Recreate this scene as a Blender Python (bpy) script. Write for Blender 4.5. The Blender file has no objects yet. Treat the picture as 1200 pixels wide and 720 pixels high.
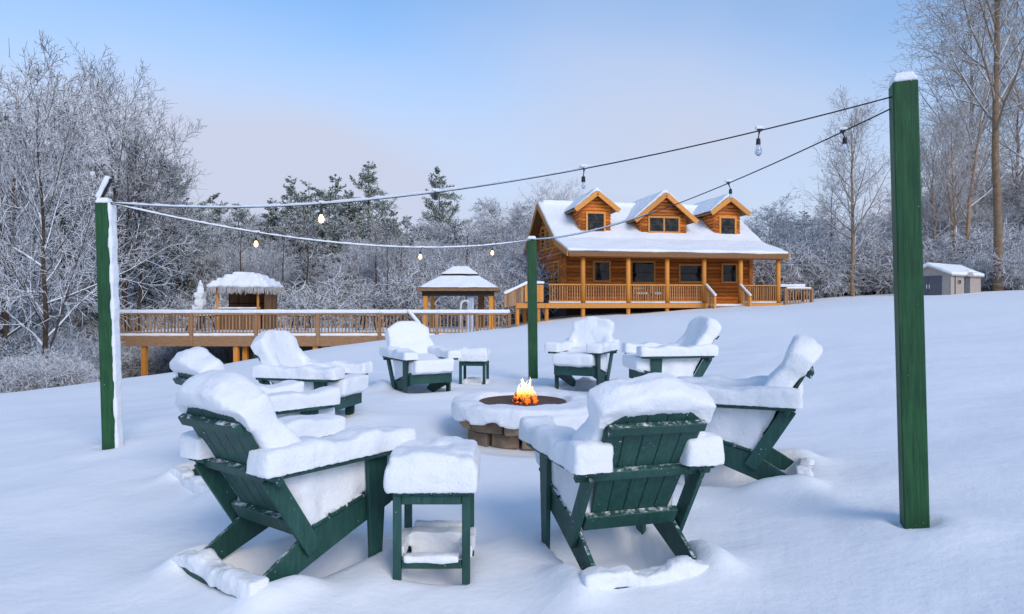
import bpy, bmesh, math, random
import numpy as np
from mathutils import Vector, Matrix, noise as mnoise

R = math.radians
S = bpy.context.scene
COL = S.collection

# ------------------------------------------------------------------ camera
EYE = 1.4
F = 800.0                      # focal length in photo pixels (1200 wide)
HV = 355.0                     # photo row of the horizon
cam = bpy.data.cameras.new('camera')
cam.sensor_width = 36.0
cam.lens = 36.0 * F / 1200.0
cam.shift_y = -(360.0 - HV) / 1200.0
cam.clip_start = 0.05
cam.clip_end = 2000.0
camo = bpy.data.objects.new('camera', cam)
camo.location = (0, 0, EYE)
camo.rotation_euler = (R(90), 0, 0)
COL.objects.link(camo)
S.camera = camo

# ------------------------------------------------------------------ light
SUN_EL, SUN_AZ = R(33), R(150)           # azimuth clockwise from +Y (view direction)
W = bpy.data.worlds.new('World'); S.world = W; W.use_nodes = True
nt = W.node_tree; nt.nodes.clear()
def wn(t, **k):
    n = nt.nodes.new(t)
    for a, b in k.items(): setattr(n, a, b)
    return n
out = wn('ShaderNodeOutputWorld'); bg = wn('ShaderNodeBackground')
sky = wn('ShaderNodeTexSky', sky_type='NISHITA', sun_disc=False, sun_elevation=SUN_EL, sun_rotation=SUN_AZ)
sky.air_density = 1.0; sky.dust_density = 0.2; sky.ozone_density = 2.0; sky.altitude = 300
tc = wn('ShaderNodeTexCoord')
mp = wn('ShaderNodeMapping'); mp.inputs['Scale'].default_value = (1.0, 1.0, 2.2); mp.inputs['Location'].default_value = (0.35, 0.2, 0.1)
nz = wn('ShaderNodeTexNoise'); nz.inputs['Scale'].default_value = 1.3; nz.inputs['Detail'].default_value = 3; nz.inputs['Roughness'].default_value = 0.4
sep = wn('ShaderNodeSeparateXYZ')
hz = wn('ShaderNodeMapRange', interpolation_type='SMOOTHSTEP')
for i, v in zip((1, 2, 3, 4), (0.03, 0.40, 1.0, 0.0)): hz.inputs[i].default_value = v
nr = wn('ShaderNodeMapRange', interpolation_type='SMOOTHSTEP')
for i, v in zip((1, 2, 3, 4), (0.40, 0.80, 0.0, 0.75)): nr.inputs[i].default_value = v
add = wn('ShaderNodeMath', operation='MULTIPLY_ADD'); add.inputs[1].default_value = 0.78
mx = wn('ShaderNodeMix', data_type='RGBA'); mx.clamp_factor = True
tint = wn('ShaderNodeMix', data_type='RGBA', blend_type='MULTIPLY'); tint.inputs[0].default_value = 1.0
SKY_GAIN = 1.15
tint.inputs[7].default_value = (SKY_GAIN * .78, SKY_GAIN * 1.0, SKY_GAIN * 1.12, 1)
mx.inputs[7].default_value = (3.5, 3.85, 4.85, 1)        # pale lavender cloud, radiance x 0.1
nt.links.new(tc.outputs['Generated'], mp.inputs['Vector']); nt.links.new(mp.outputs[0], nz.inputs['Vector'])
nt.links.new(tc.outputs['Generated'], sep.inputs[0]); nt.links.new(sep.outputs['Z'], hz.inputs[0])
nt.links.new(nz.outputs[0], nr.inputs[0]); nt.links.new(hz.outputs[0], add.inputs[0]); nt.links.new(nr.outputs[0], add.inputs[2])
nt.links.new(sky.outputs[0], tint.inputs[6]); nt.links.new(tint.outputs[2], mx.inputs[6])
nt.links.new(add.outputs[0], mx.inputs[0]); nt.links.new(mx.outputs[2], bg.inputs['Color'])
bg.inputs['Strength'].default_value = 0.12
nt.links.new(bg.outputs[0], out.inputs[0])

sd = bpy.data.lights.new('sun', 'SUN'); sd.energy = 1.35; sd.angle = R(28); sd.color = (1.0, 0.88, 0.76)
so = bpy.data.objects.new('sun', sd)
sdir = Vector((math.sin(SUN_AZ) * math.cos(SUN_EL), math.cos(SUN_AZ) * math.cos(SUN_EL), math.sin(SUN_EL)))
so.rotation_euler = (-sdir).to_track_quat('-Z', 'Y').to_euler()
so.location = (0, 0, 30); COL.objects.link(so)

vs = S.view_settings
vs.view_transform = 'Standard'; vs.look = 'None'; vs.exposure = 0.52; vs.gamma = 1.0; vs.use_curve_mapping = False
S.render.engine = 'CYCLES'
S.cycles.max_bounces = 6; S.cycles.diffuse_bounces = 3; S.cycles.transparent_max_bounces = 24
S.cycles.use_denoising = True

# ------------------------------------------------------------------ materials
def mat(name):
    m = bpy.data.materials.new(name); m.use_nodes = True
    return m, m.node_tree, m.node_tree.nodes['Principled BSDF']
def N(t, typ, **k):
    n = t.nodes.new(typ)
    for a, b in k.items(): setattr(n, a, b)
    return n
def noise_node(t, scale, detail=3, rough=0.55, obj=True, vec=None):
    n = N(t, 'ShaderNodeTexNoise'); n.inputs['Scale'].default_value = scale
    n.inputs['Detail'].default_value = detail; n.inputs['Roughness'].default_value = rough
    if vec is None:
        c = N(t, 'ShaderNodeTexCoord'); t.links.new(c.outputs['Object'], n.inputs['Vector'])
    else: t.links.new(vec, n.inputs['Vector'])
    return n
def ramp(t, fac, stops):
    r = N(t, 'ShaderNodeValToRGB'); e = r.color_ramp.elements
    while len(e) < len(stops): e.new(0.5)
    for el, (p, c) in zip(e, stops): el.position = p; el.color = (*c, 1)
    t.links.new(fac, r.inputs[0]); return r
def maprange(t, fac, a, b, c=0.0, d=1.0):
    r = N(t, 'ShaderNodeMapRange', interpolation_type='SMOOTHSTEP')
    for i, v in zip((1, 2, 3, 4), (a, b, c, d)): r.inputs[i].default_value = v
    t.links.new(fac, r.inputs[0]); return r
def mixc(t, fac, a, b, mode='MIX'):
    m = N(t, 'ShaderNodeMix', data_type='RGBA', blend_type=mode)
    for idx, x in ((0, fac), (6, a), (7, b)):
        if isinstance(x, (int, float)): m.inputs[idx].default_value = x
        elif isinstance(x, tuple): m.inputs[idx].default_value = (*x, 1)
        else: t.links.new(x, m.inputs[idx])
    return m.outputs[2]
def bump(t, h, dist, strength=1.0, prev=None):
    b = N(t, 'ShaderNodeBump'); b.inputs['Distance'].default_value = dist; b.inputs['Strength'].default_value = strength
    t.links.new(h, b.inputs['Height'])
    if prev is not None: t.links.new(prev, b.inputs['Normal'])
    return b.outputs[0]

def m_snow(name, fine=170.0, amp=0.003, lump=11.0, lamp=0.010, col=(0.87, 0.885, 0.91)):
    m, t, b = mat(name)
    c = N(t, 'ShaderNodeTexCoord')
    geo = N(t, 'ShaderNodeNewGeometry')
    n1 = noise_node(t, lump, 4, 0.55, vec=geo.outputs['Position'])
    n2 = noise_node(t, fine, 3, 0.7, vec=geo.outputs['Position'])
    bb = bump(t, n1.outputs[0], lamp, 0.8)
    n3 = noise_node(t, fine * .28, 4, 0.65, vec=geo.outputs['Position'])
    bb = bump(t, n3.outputs[0], amp * 2.4, 0.8, bb)
    bb = bump(t, n2.outputs[0], amp * 1.4, 0.9, bb)
    t.links.new(bb, b.inputs['Normal'])
    b.inputs['Base Color'].default_value = (*col, 1)
    b.inputs['Roughness'].default_value = 0.75
    b.inputs['Specular IOR Level'].default_value = 0.25
    return m
SNOW = m_snow('snow')
SNOWG = m_snow('snow_ground', fine=70.0, amp=0.0016, lump=2.5, lamp=0.03)
SNOWF = m_snow('snow_far', fine=8.0, amp=0.02, lump=2.0, lamp=0.05)

def m_paint(name, c1, c2, flecks=0.69, streak=(14, 14, 2.2), rlo=0.3, rhi=0.72, knots=False):
    m, t, b = mat(name)
    c = N(t, 'ShaderNodeTexCoord')
    mpn = N(t, 'ShaderNodeMapping'); mpn.inputs['Scale'].default_value = streak
    t.links.new(c.outputs['Object'], mpn.inputs[0])
    n = noise_node(t, 3.0, 6, 0.65, vec=mpn.outputs[0])
    n3 = noise_node(t, 2.5, 4, 0.6, vec=c.outputs['Object'])
    col = ramp(t, n.outputs[0], [(rlo, c1), (rhi, c2)]).outputs[0]
    col = mixc(t, maprange(t, n3.outputs[0], 0.35, 0.7, 0.0, 0.5).outputs[0], col, tuple(x * 0.5 for x in c1))
    n2 = noise_node(t, 55.0, 3, 0.6, vec=c.outputs['Object'])
    n4 = noise_node(t, 5.0, 2, 0.5, vec=c.outputs['Object'])
    a = N(t, 'ShaderNodeMath', operation='MULTIPLY_ADD'); a.inputs[1].default_value = 0.35
    t.links.new(n4.outputs[0], a.inputs[0]); t.links.new(n2.outputs[0], a.inputs[2])
    fl = maprange(t, a.outputs[0], flecks + 0.2, flecks + 0.27)
    col = mixc(t, fl.outputs[0], col, (0.75, 0.78, 0.82))
    g = N(t, 'ShaderNodeNewGeometry'); sp = N(t, 'ShaderNodeSeparateXYZ'); t.links.new(g.outputs['True Normal'], sp.inputs[0])
    n5 = noise_node(t, 20.0, 4, 0.7, vec=g.outputs['Position'])
    up = N(t, 'ShaderNodeMath', operation='MULTIPLY_ADD'); up.inputs[1].default_value = 0.9; t.links.new(n5.outputs[0], up.inputs[0]); t.links.new(sp.outputs['Z'], up.inputs[2])
    col = mixc(t, maprange(t, up.outputs[0], 1.28, 1.5).outputs[0], col, (0.8, 0.82, 0.85))
    t.links.new(col, b.inputs['Base Color'])
    b.inputs['Roughness'].default_value = 0.55
    b.inputs['Specular IOR Level'].default_value = 0.35
    t.links.new(bump(t, n.outputs[0], 0.004, 0.6), b.inputs['Normal'])
    if knots:
        mk = N(t, 'ShaderNodeMapping'); mk.inputs['Scale'].default_value = (4.5, 4.5, 2.6); t.links.new(c.outputs['Object'], mk.inputs[0])
        vo = N(t, 'ShaderNodeTexVoronoi'); vo.inputs['Scale'].default_value = 1.0; t.links.new(mk.outputs[0], vo.inputs['Vector'])
        wv = noise_node(t, 40, 2, .5, vec=c.outputs['Object'])
        ad = N(t, 'ShaderNodeMath', operation='MULTIPLY_ADD'); ad.inputs[1].default_value = 0.08; t.links.new(wv.outputs[0], ad.inputs[0]); t.links.new(vo.outputs['Distance'], ad.inputs[2])
        k2 = mixc(t, maprange(t, ad.outputs[0], 0.10, 0.15, 0.9, 0.0).outputs[0], col, (0.004, 0.010, 0.006))
        t.links.new(k2, b.inputs['Base Color'])
    return m
PAINT = m_paint('green_chair_paint', (0.012, 0.058, 0.048), (0.030, 0.105, 0.088))
POSTPAINT = m_paint('green_post_paint', (0.006, 0.054, 0.020), (0.026, 0.118, 0.036), 0.72, (22, 22, 1.3), 0.34, 0.68, True)

def m_wood(name, c1, c2, scale=(1, 1, 1), rnd=0.25, rough=0.6, grain=6.0, bumpd=0.004):
    m, t, b = mat(name)
    c = N(t, 'ShaderNodeTexCoord')
    mpn = N(t, 'ShaderNodeMapping'); mpn.inputs['Scale'].default_value = scale
    oi = N(t, 'ShaderNodeObjectInfo')
    av = N(t, 'ShaderNodeVectorMath', operation='ADD')
    t.links.new(c.outputs['Object'], av.inputs[0])
    cx = N(t, 'ShaderNodeCombineXYZ')
    ml = N(t, 'ShaderNodeMath', operation='MULTIPLY'); ml.inputs[1].default_value = 37.0
    t.links.new(oi.outputs['Random'], ml.inputs[0])
    for i in range(3): t.links.new(ml.outputs[0], cx.inputs[i])
    t.links.new(cx.outputs[0], av.inputs[1]); t.links.new(av.outputs[0], mpn.inputs[0])
    n = noise_node(t, grain, 6, 0.65, vec=mpn.outputs[0])
    col = ramp(t, n.outputs[0], [(0.28, c1), (0.72, c2)]).outputs[0]
    v = maprange(t, oi.outputs['Random'], 0, 1, 1 - rnd, 1 + rnd)
    h = N(t, 'ShaderNodeHueSaturation'); t.links.new(v.outputs[0], h.inputs['Value']); t.links.new(col, h.inputs['Color'])
    t.links.new(h.outputs[0], b.inputs['Base Color'])
    b.inputs['Roughness'].default_value = rough
    b.inputs['Specular IOR Level'].default_value = 0.3
    t.links.new(bump(t, n.outputs[0], bumpd, 0.6), b.inputs['Normal'])
    return m
LOG = m_wood('stained_log', (0.38, 0.092, 0.013), (0.70, 0.225, 0.036), (0.6, 3, 3), 0.34, 0.5)
LOGY = m_wood('stained_log_side', (0.38, 0.092, 0.013), (0.70, 0.225, 0.036), (3, 0.6, 3), 0.22, 0.5)
TRIM = m_wood('honey_trim', (0.54, 0.20, 0.035), (0.74, 0.33, 0.075), (2, 2, 2), 0.12, 0.5)
POSTW = m_wood('honey_post', (0.56, 0.20, 0.03), (0.76, 0.32, 0.06), (4, 4, 0.7), 0.12, 0.5)
BALW = m_wood('porch_baluster', (0.34, 0.15, 0.05), (0.50, 0.25, 0.10), (4, 4, 0.7), 0.25)
DECKW = m_wood('deck_timber', (0.24, 0.125, 0.06), (0.40, 0.235, 0.125), (1, 3, 3), 0.2)
DECKV = m_wood('deck_baluster', (0.24, 0.135, 0.07), (0.42, 0.26, 0.15), (4, 4, 0.8), 0.3)
DARKW = m_wood('dark_timber', (0.02, 0.014, 0.010), (0.05, 0.034, 0.024), (2, 2, 2), 0.3)
BROWNW = m_wood('brown_timber', (0.13, 0.060, 0.026), (0.24, 0.12, 0.05), (3, 3, 1), 0.25)
def plain(name, col, rough=0.6, metal=0.0, spec=0.4):
    m, t, b = mat(name)
    n = noise_node(t, 9.0, 5, 0.6)
    cc = ramp(t, n.outputs[0], [(0.3, tuple(x * 0.82 for x in col)), (0.7, tuple(min(1, x * 1.12) for x in col))])
    t.links.new(cc.outputs[0], b.inputs['Base Color'])
    b.inputs['Roughness'].default_value = rough; b.inputs['Metallic'].default_value = metal
    b.inputs['Specular IOR Level'].default_value = spec
    return m
BLACK = plain('black_rubber', (0.015, 0.015, 0.017), 0.6)
BEIGE = plain('beige_resin', (0.42, 0.36, 0.31), 0.7)
GREYD = plain('grey_resin_door', (0.10, 0.105, 0.12), 0.6)
CRAWLD = plain('crawlspace_shade', (0.05, 0.045, 0.042), 0.9)  # near-black colour stands in for the shade of the open crawlspace
WHITEP = plain('white_tube', (0.75, 0.77, 0.8), 0.4)
CURT = plain('pale_curtain', (0.55, 0.62, 0.72), 0.9)
BLUET = plain('blue_tarp', (0.10, 0.25, 0.5), 0.6)
ASH = plain('ash_and_steel', (0.10, 0.062, 0.045), 0.85)
def m_glass():
    m, t, b = mat('window_glass')
    b.inputs['Base Color'].default_value = (0.012, 0.014, 0.018, 1); b.inputs['Roughness'].default_value = 0.03
    b.inputs['Specular IOR Level'].default_value = 0.4
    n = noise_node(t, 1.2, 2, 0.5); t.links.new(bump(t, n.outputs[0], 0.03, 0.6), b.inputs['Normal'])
    n2 = noise_node(t, 3.0, 4, 0.6); t.links.new(ramp(t, n2.outputs[0], [(0.45, (0.008, 0.010, 0.013)), (0.75, (0.075, 0.066, 0.055))]).outputs[0], b.inputs['Base Color'])  # faint pale blotches painted into the pane colour in place of reflections and interior
    return m
GLASS = m_glass()
def m_bulbglass():
    m, t, b = mat('clear_bulb')
    b.inputs['Transmission Weight'].default_value = 0.9; b.inputs['Roughness'].default_value = 0.05
    b.inputs['Base Color'].default_value = (0.85, 0.87, 0.9, 1); return m
BULBC = m_bulbglass()
def m_emit(name, col, st):
    m, t, b = mat(name)
    b.inputs['Base Color'].default_value = (*col, 1)
    b.inputs['Emission Color'].default_value = (*col, 1); b.inputs['Emission Strength'].default_value = st
    return m
BULBL = m_emit('lit_bulb', (1.0, 0.50, 0.18), 5.0)
def m_stone():
    m, t, b = mat('pit_stone')
    oi = N(t, 'ShaderNodeObjectInfo'); c = N(t, 'ShaderNodeTexCoord')
    n = noise_node(t, 7.0, 8, 0.7, vec=c.outputs['Object']); n2 = noise_node(t, 40, 5, 0.7, vec=c.outputs['Object'])
    col = ramp(t, n.outputs[0], [(0.3, (0.15, 0.10, 0.065)), (0.5, (0.31, 0.215, 0.14)), (0.72, (0.46, 0.34, 0.23))]).outputs[0]
    h = N(t, 'ShaderNodeHueSaturation'); t.links.new(col, h.inputs['Color'])
    t.links.new(maprange(t, oi.outputs['Random'], 0, 1, 0.6, 1.15).outputs[0], h.inputs['Value'])
    t.links.new(h.outputs[0], b.inputs['Base Color']); b.inputs['Roughness'].default_value = 0.9
    t.links.new(bump(t, n2.outputs[0], 0.01, 0.9, bump(t, n.outputs[0], 0.03, 0.8)), b.inputs['Normal'])
    return m
STONE = m_stone()
def m_flame():
    m, t, b = mat('flame'); t.nodes.remove(b)
    c = N(t, 'ShaderNodeTexCoord'); sp = N(t, 'ShaderNodeSeparateXYZ'); t.links.new(c.outputs['Object'], sp.inputs[0])
    r = ramp(t, maprange(t, sp.outputs['Z'], 0.0, 0.26).outputs[0],
             [(0.0, (1.0, 0.16, 0.015)), (0.22, (1.0, 0.32, 0.04)), (0.5, (1.0, 0.62, 0.22)), (1.0, (1.0, 0.74, 0.42))])
    e = N(t, 'ShaderNodeEmission'); t.links.new(r.outputs[0], e.inputs[0])
    t.links.new(maprange(t, sp.outputs['Z'], 0.02, 0.17, 1.2, 3.0).outputs[0], e.inputs[1])
    tr = N(t, 'ShaderNodeBsdfTransparent'); mxs = N(t, 'ShaderNodeMixShader')
    n = noise_node(t, 26, 3, 0.6, vec=c.outputs['Object'])
    t.links.new(maprange(t, n.outputs[0], 0.42, 0.62, 0.0, 0.62).outputs[0], mxs.inputs[0])
    t.links.new(tr.outputs[0], mxs.inputs[1]); t.links.new(e.outputs[0], mxs.inputs[2])
    t.links.new(mxs.outputs[0], t.nodes['Material Output'].inputs['Surface'])
    return m
FLAME = m_flame()
def m_ember():
    m, t, b = mat('glowing_ember')
    n = noise_node(t, 30, 4, .7)
    b.inputs['Base Color'].default_value = (0.02, 0.015, 0.012, 1); b.inputs['Emission Color'].default_value = (1.0, 0.18, 0.02, 1)
    t.links.new(maprange(t, n.outputs[0], 0.48, 0.66, 0.0, 1.6).outputs[0], b.inputs['Emission Strength'])
    return m
EMBER = m_ember()

def m_branch(name, c1, c2, lo=0.05, hi=0.35, cover=0.5, nscale=2.5):
    """bark or needles below, lying snow on every upward face"""
    m, t, b = mat(name)
    g = N(t, 'ShaderNodeNewGeometry'); sp = N(t, 'ShaderNodeSeparateXYZ'); t.links.new(g.outputs['True Normal'], sp.inputs[0])
    n = noise_node(t, nscale, 3, 0.6, vec=g.outputs['Position'])
    n2 = noise_node(t, 5.0, 4, 0.6)
    oi = N(t, 'ShaderNodeObjectInfo')
    a = N(t, 'ShaderNodeMath', operation='MULTIPLY_ADD'); a.inputs[1].default_value = 0.9; a.inputs[2].default_value = -0.45 + (cover - 0.5)
    t.links.new(n.outputs[0], a.inputs[0])
    s = N(t, 'ShaderNodeMath', operation='ADD'); t.links.new(a.outputs[0], s.inputs[0]); t.links.new(sp.outputs['Z'], s.inputs[1])
    f = maprange(t, s.outputs[0], lo, hi)
    col = ramp(t, n2.outputs[0], [(0.3, c1), (0.7, c2)]).outputs[0]
    h = N(t, 'ShaderNodeHueSaturation'); t.links.new(col, h.inputs['Color'])
    t.links.new(maprange(t, oi.outputs['Random'], 0, 1, 0.75, 1.25).outputs[0], h.inputs['Value'])
    t.links.new(mixc(t, f.outputs[0], h.outputs[0], (0.84, 0.86, 0.89)), b.inputs['Base Color'])
    b.inputs['Roughness'].default_value = 0.85; b.inputs['Specular IOR Level'].default_value = 0.1
    return m
TWIG = m_branch('snowy_twigs', (0.11, 0.090, 0.083), (0.20, 0.165, 0.155), cover=1.0)
TWIGM = m_branch('half_snowed_twigs', (0.065, 0.050, 0.042), (0.12, 0.095, 0.082), cover=0.70)
TWIGK = m_branch('dark_bare_twigs', (0.060, 0.045, 0.036), (0.11, 0.085, 0.07), cover=0.45)
TWIGD = m_branch('bare_twigs', (0.22, 0.165, 0.125), (0.34, 0.265, 0.205), cover=0.55)
NEEDLE = m_branch('snowy_needles', (0.055, 0.085, 0.038), (0.115, 0.150, 0.068), cover=0.78)
NEEDLEW = m_branch('laden_needles', (0.020, 0.030, 0.028), (0.050, 0.064, 0.056), cover=0.90)
BARK = m_branch('dark_bark', (0.050, 0.036, 0.027), (0.12, 0.085, 0.062), lo=0.25, hi=0.5, cover=0.5, nscale=4)
BARKB = m_branch('brown_bark', (0.23, 0.15, 0.09), (0.38, 0.26, 0.165), lo=0.3, hi=0.55, cover=0.5, nscale=4)

# ------------------------------------------------------------------ helpers
def link(o, parent=None):
    COL.objects.link(o)
    if parent is not None: o.parent = parent
    return o
def tag(o, label=None, cat=None, group=None, kind=None):
    if label: o['label'] = label
    if cat: o['category'] = cat
    if group: o['group'] = group
    if kind: o['kind'] = kind
    return o
def empty(name, loc, rz=0.0, label=None, cat=None, group=None):
    o = bpy.data.objects.new(name, None); o.location = loc; o.rotation_euler = (0, 0, rz)
    o.empty_display_size = 0.1
    return tag(link(o), label, cat, group)
class MB:
    def __init__(s): s.v = []; s.f = []
    def addf(s, vs, fs):
        o = len(s.v); s.v += [tuple(x) for x in vs]; s.f += [tuple(i + o for i in f) for f in fs]; return s
    def box(s, c, size, M=None):
        hx, hy, hz_ = (x / 2 for x in size); P = []
        for dz in (-hz_, hz_):
            for dx, dy in ((-hx, -hy), (hx, -hy), (hx, hy), (-hx, hy)):
                p = Vector((dx, dy, dz))
                if M is not None: p = M @ p
                P.append(p + Vector(c))
        return s.addf(P, [(3, 2, 1, 0), (4, 5, 6, 7), (0, 1, 5, 4), (1, 2, 6, 5), (2, 3, 7, 6), (3, 0, 4, 7)])
    def bx(s, x0, x1, y0, y1, z0, z1):
        return s.box(((x0 + x1) / 2, (y0 + y1) / 2, (z0 + z1) / 2), (x1 - x0, y1 - y0, z1 - z0))
    def beam(s, p, q, w, h, up=(0, 0, 1)):
        p, q = Vector(p), Vector(q); d = q - p; L = d.length; d.normalize()
        x = d.cross(Vector(up))
        if x.length < 1e-5: x = d.cross(Vector((0, 1, 0)))
        x.normalize(); z = x.cross(d)
        M = Matrix((x, d, z)).transposed()
        return s.box((p + q) / 2, (w, L, h), M)
    def tube(s, pts, rad, k=8, cap=True, sz=1.0):
        pts = [Vector(p) for p in pts]; n = len(pts)
        if isinstance(rad, (int, float)): rad = [rad] * n
        P = []
        for i, p in enumerate(pts):
            d = (pts[min(i + 1, n - 1)] - pts[max(i - 1, 0)]).normalized()
            x = d.cross(Vector((0, 0, 1)))
            if x.length < 1e-3: x = d.cross(Vector((0, 1, 0)))
            x.normalize(); z = x.cross(d)
            for j in range(k):
                a = 2 * math.pi * j / k
                P.append(p + x * (rad[i] * math.cos(a)) + z * (rad[i] * sz * math.sin(a)))
        Fs = []
        for i in range(n - 1):
            for j in range(k):
                a, b = i * k + j, i * k + (j + 1) % k
                Fs.append((a, b, b + k, a + k))
        if cap: Fs += [tuple(range(k))[::-1], tuple(range((n - 1) * k, n * k))]
        return s.addf(P, Fs)
    def prism(s, poly, y0, y1, axis='y'):
        n = len(poly)
        g = {'y': lambda a, b, t: (a, t, b), 'x': lambda a, b, t: (t, a, b), 'z': lambda a, b, t: (a, b, t)}[axis]
        P = [g(a, b, y0) for a, b in poly] + [g(a, b, y1) for a, b in poly]
        return s.addf(P, [tuple(range(n)), tuple(range(2 * n - 1, n - 1, -1))] + [(i, i + n, (i + 1) % n + n, (i + 1) % n) for i in range(n)])
    def lathe(s, prof, k=16, c=(0, 0, 0)):
        P = [(c[0] + r * math.cos(2 * math.pi * j / k), c[1] + r * math.sin(2 * math.pi * j / k), c[2] + z) for r, z in prof for j in range(k)]
        Fs = []
        for i in range(len(prof) - 1):
            for j in range(k):
                a, b = i * k + j, i * k + (j + 1) % k
                Fs.append((a, b, b + k, a + k))
        return s.addf(P, Fs)
    def mesh(s, name, bevel=0.0, smooth=False, fixn=True):
        me = bpy.data.meshes.new(name); me.from_pydata(s.v, [], s.f)
        if bevel or fixn:
            bm = bmesh.new(); bm.from_mesh(me)
            bmesh.ops.recalc_face_normals(bm, faces=bm.faces)
            if bevel: bmesh.ops.bevel(bm, geom=list(bm.edges), offset=bevel, segments=1, affect='EDGES', profile=0.5)
            bm.to_mesh(me); bm.free()
        if smooth: me.shade_smooth()
        return me
def put(name, me, m, parent=None, loc=(0, 0, 0), rot=(0, 0, 0)):
    if isinstance(me, MB): me = me.mesh(name)
    if m is not None and not me.materials: me.materials.append(m)
    o = bpy.data.objects.new(name, me); o.location = loc; o.rotation_euler = rot
    return link(o, parent)
def blob(mb, voxel=0.015, it=8, amp=0.012, freq=6.0, seed=0.0, m=SNOW, name='snow', clamp=(), grain=0.0):
    """weld the boxes of mb into one soft heap"""
    me0 = mb.mesh('tmp'); o = bpy.data.objects.new('tmp', me0); COL.objects.link(o)
    r = o.modifiers.new('r', 'REMESH'); r.mode = 'VOXEL'; r.voxel_size = voxel; r.adaptivity = 0
    sm = o.modifiers.new('s', 'SMOOTH'); sm.factor = 0.5; sm.iterations = it
    dg = bpy.context.evaluated_depsgraph_get()
    me = bpy.data.meshes.new_from_object(o.evaluated_get(dg))
    bpy.data.objects.remove(o); bpy.data.meshes.remove(me0)
    me.name = name
    n = len(me.vertices); co = np.empty(n * 3); me.vertices.foreach_get('co', co); co = co.reshape(-1, 3)
    no = np.empty(n * 3); me.vertices.foreach_get('normal', no); no = no.reshape(-1, 3)
    s3 = Vector((seed * 7.3, seed * 3.1, seed * 5.7))
    d = np.array([mnoise.noise(Vector(c) * freq + s3) * amp + mnoise.noise(Vector(c) * freq * 3.1 + s3) * amp * 0.22 for c in co])
    if grain: d = d + np.array([mnoise.noise(Vector(c) * 38 + s3) * grain * .55 + mnoise.noise(Vector(c) * 80 + s3) * grain * .5 for c in co])
    co = co + no * d[:, None]
    for cp, cn, *lim in clamp:
        cp, cn = np.array(cp), np.array(cn); h = (co - cp) @ cn
        rag = np.array([mnoise.noise(Vector(c) * 55 + s3) for c in co]) * .006
        lift = np.where(h < rag, rag - h, 0)
        if lim: lift = lift * sstep(lim[1] + .09, lim[1], (co - cp) @ np.array(lim[0]))
        co = co + cn[None, :] * lift[:, None]
    me.vertices.foreach_set('co', co.ravel()); me.update(); me.shade_smooth()
    me.materials.clear(); me.materials.append(m)
    return me

# ------------------------------------------------------------------ where things stand (x, y, heading clockwise from +Y)
CHAIRS = [(-1.43, 3.53, 37), (-2.32, 5.20, 46), (-2.55, 7.53, 105), (-1.49, 9.87, 150),
          (1.22, 10.40, 205), (2.40, 8.80, 262), (2.06, 5.07, 293), (0.69, 3.55, -16)]
TABLES = [(-0.42, 3.76, 0), (-0.58, 10.5, 6)]
PIT = (0.11, 7.05)
POSTS = [(-3.87, 6.60), (0.35, 11.3), (2.24, 3.80)]

# ------------------------------------------------------------------ terrain
CP = np.array([(-3, 0, -.04), (0, 0, -.04), (3, 0, .22), (-5, 3, -.05), (-1.4, 3.5, 0), (0.7, 3.4, 0.0), (2.24, 3.8, .20), (5, 4, .42),
               (-2.2, 5.2, .01), (2.1, 5.1, .12), (.11, 7, .06), (-2.5, 7.5, .05), (2.3, 8.8, .17), (-1.5, 9.9, .08), (1.2, 10.4, .13), (.35, 11.3, .10),
               (-3.87, 6.6, -.04), (-7, 6, -.14), (-8, 10, -.28), (-10.5, 14, -.46), (-5, 14, -.12), (-10.4, 18, -.70), (-9.1, 22, -.55), (-6, 24, -.12),
               (0, 20, .26), (0, 26.6, .47), (3.3, 31, .70), (2, 36, .6), (13, 34, 1.28), (8, 32, .98), (6, 8, .45), (6, 16, .62), (12, 14, 1.0), (13, 24, 1.35),
               (21, 33, 1.78), (16, 35, 1.5), (30, 30, 2.1), (-14, 17, -1.25), (-14, 23, -1.6), (-20, 25, -2.2), (-12, 30, -1.7), (-5, 31, -.7),
               (-15, 45, -2.2), (0, 46, 0), (12, 48, 1.3), (28, 50, 2.4), (45, 50, 3.0), (-40, 40, -3), (0, 80, 0.5), (-40, 90, -3), (45, 90, 4), (-25, 8, -2), (25, 8, 1.6)], float)
def _U(r2): return np.where(r2 > 1e-9, r2 * np.log(np.maximum(r2, 1e-9)), 0.0)
def _fit():
    n = len(CP); K = _U(((CP[:, None, :2] - CP[None, :, :2]) ** 2).sum(-1)) + np.eye(n) * 0.5
    P = np.c_[np.ones(n), CP[:, :2]]
    A = np.zeros((n + 3, n + 3)); A[:n, :n] = K; A[:n, n:] = P; A[n:, :n] = P.T
    return np.linalg.solve(A, np.r_[CP[:, 2], 0, 0, 0])
_w = _fit()
def base_z(x, y):
    x = np.clip(np.asarray(x, float), -48, 48); y = np.clip(np.asarray(y, float), -3, 92)
    z = _w[-3] + _w[-2] * x + _w[-1] * y
    for (a, b, _), k in zip(CP, _w[:-3]): z = z + k * _U((x - a) ** 2 + (y - b) ** 2)
    return z
def sstep(a, b, x):
    t = np.clip((x - a) / (b - a), 0, 1); return t * t * (3 - 2 * t)
def to_local(x, y, c):
    h = R(c[2]); dx, dy = x - c[0], y - c[1]
    return dx * math.cos(h) - dy * math.sin(h), dx * math.sin(h) + dy * math.cos(h)   # right, forward
_rng = np.random.default_rng(5)
_waves = [(f * math.cos(a), f * math.sin(a), p, 1 / f ** 1.25) for f, a, p in zip(_rng.uniform(.45, 8, 42), _rng.uniform(0, 6.28, 42), _rng.uniform(0, 6.28, 42))]
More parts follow.
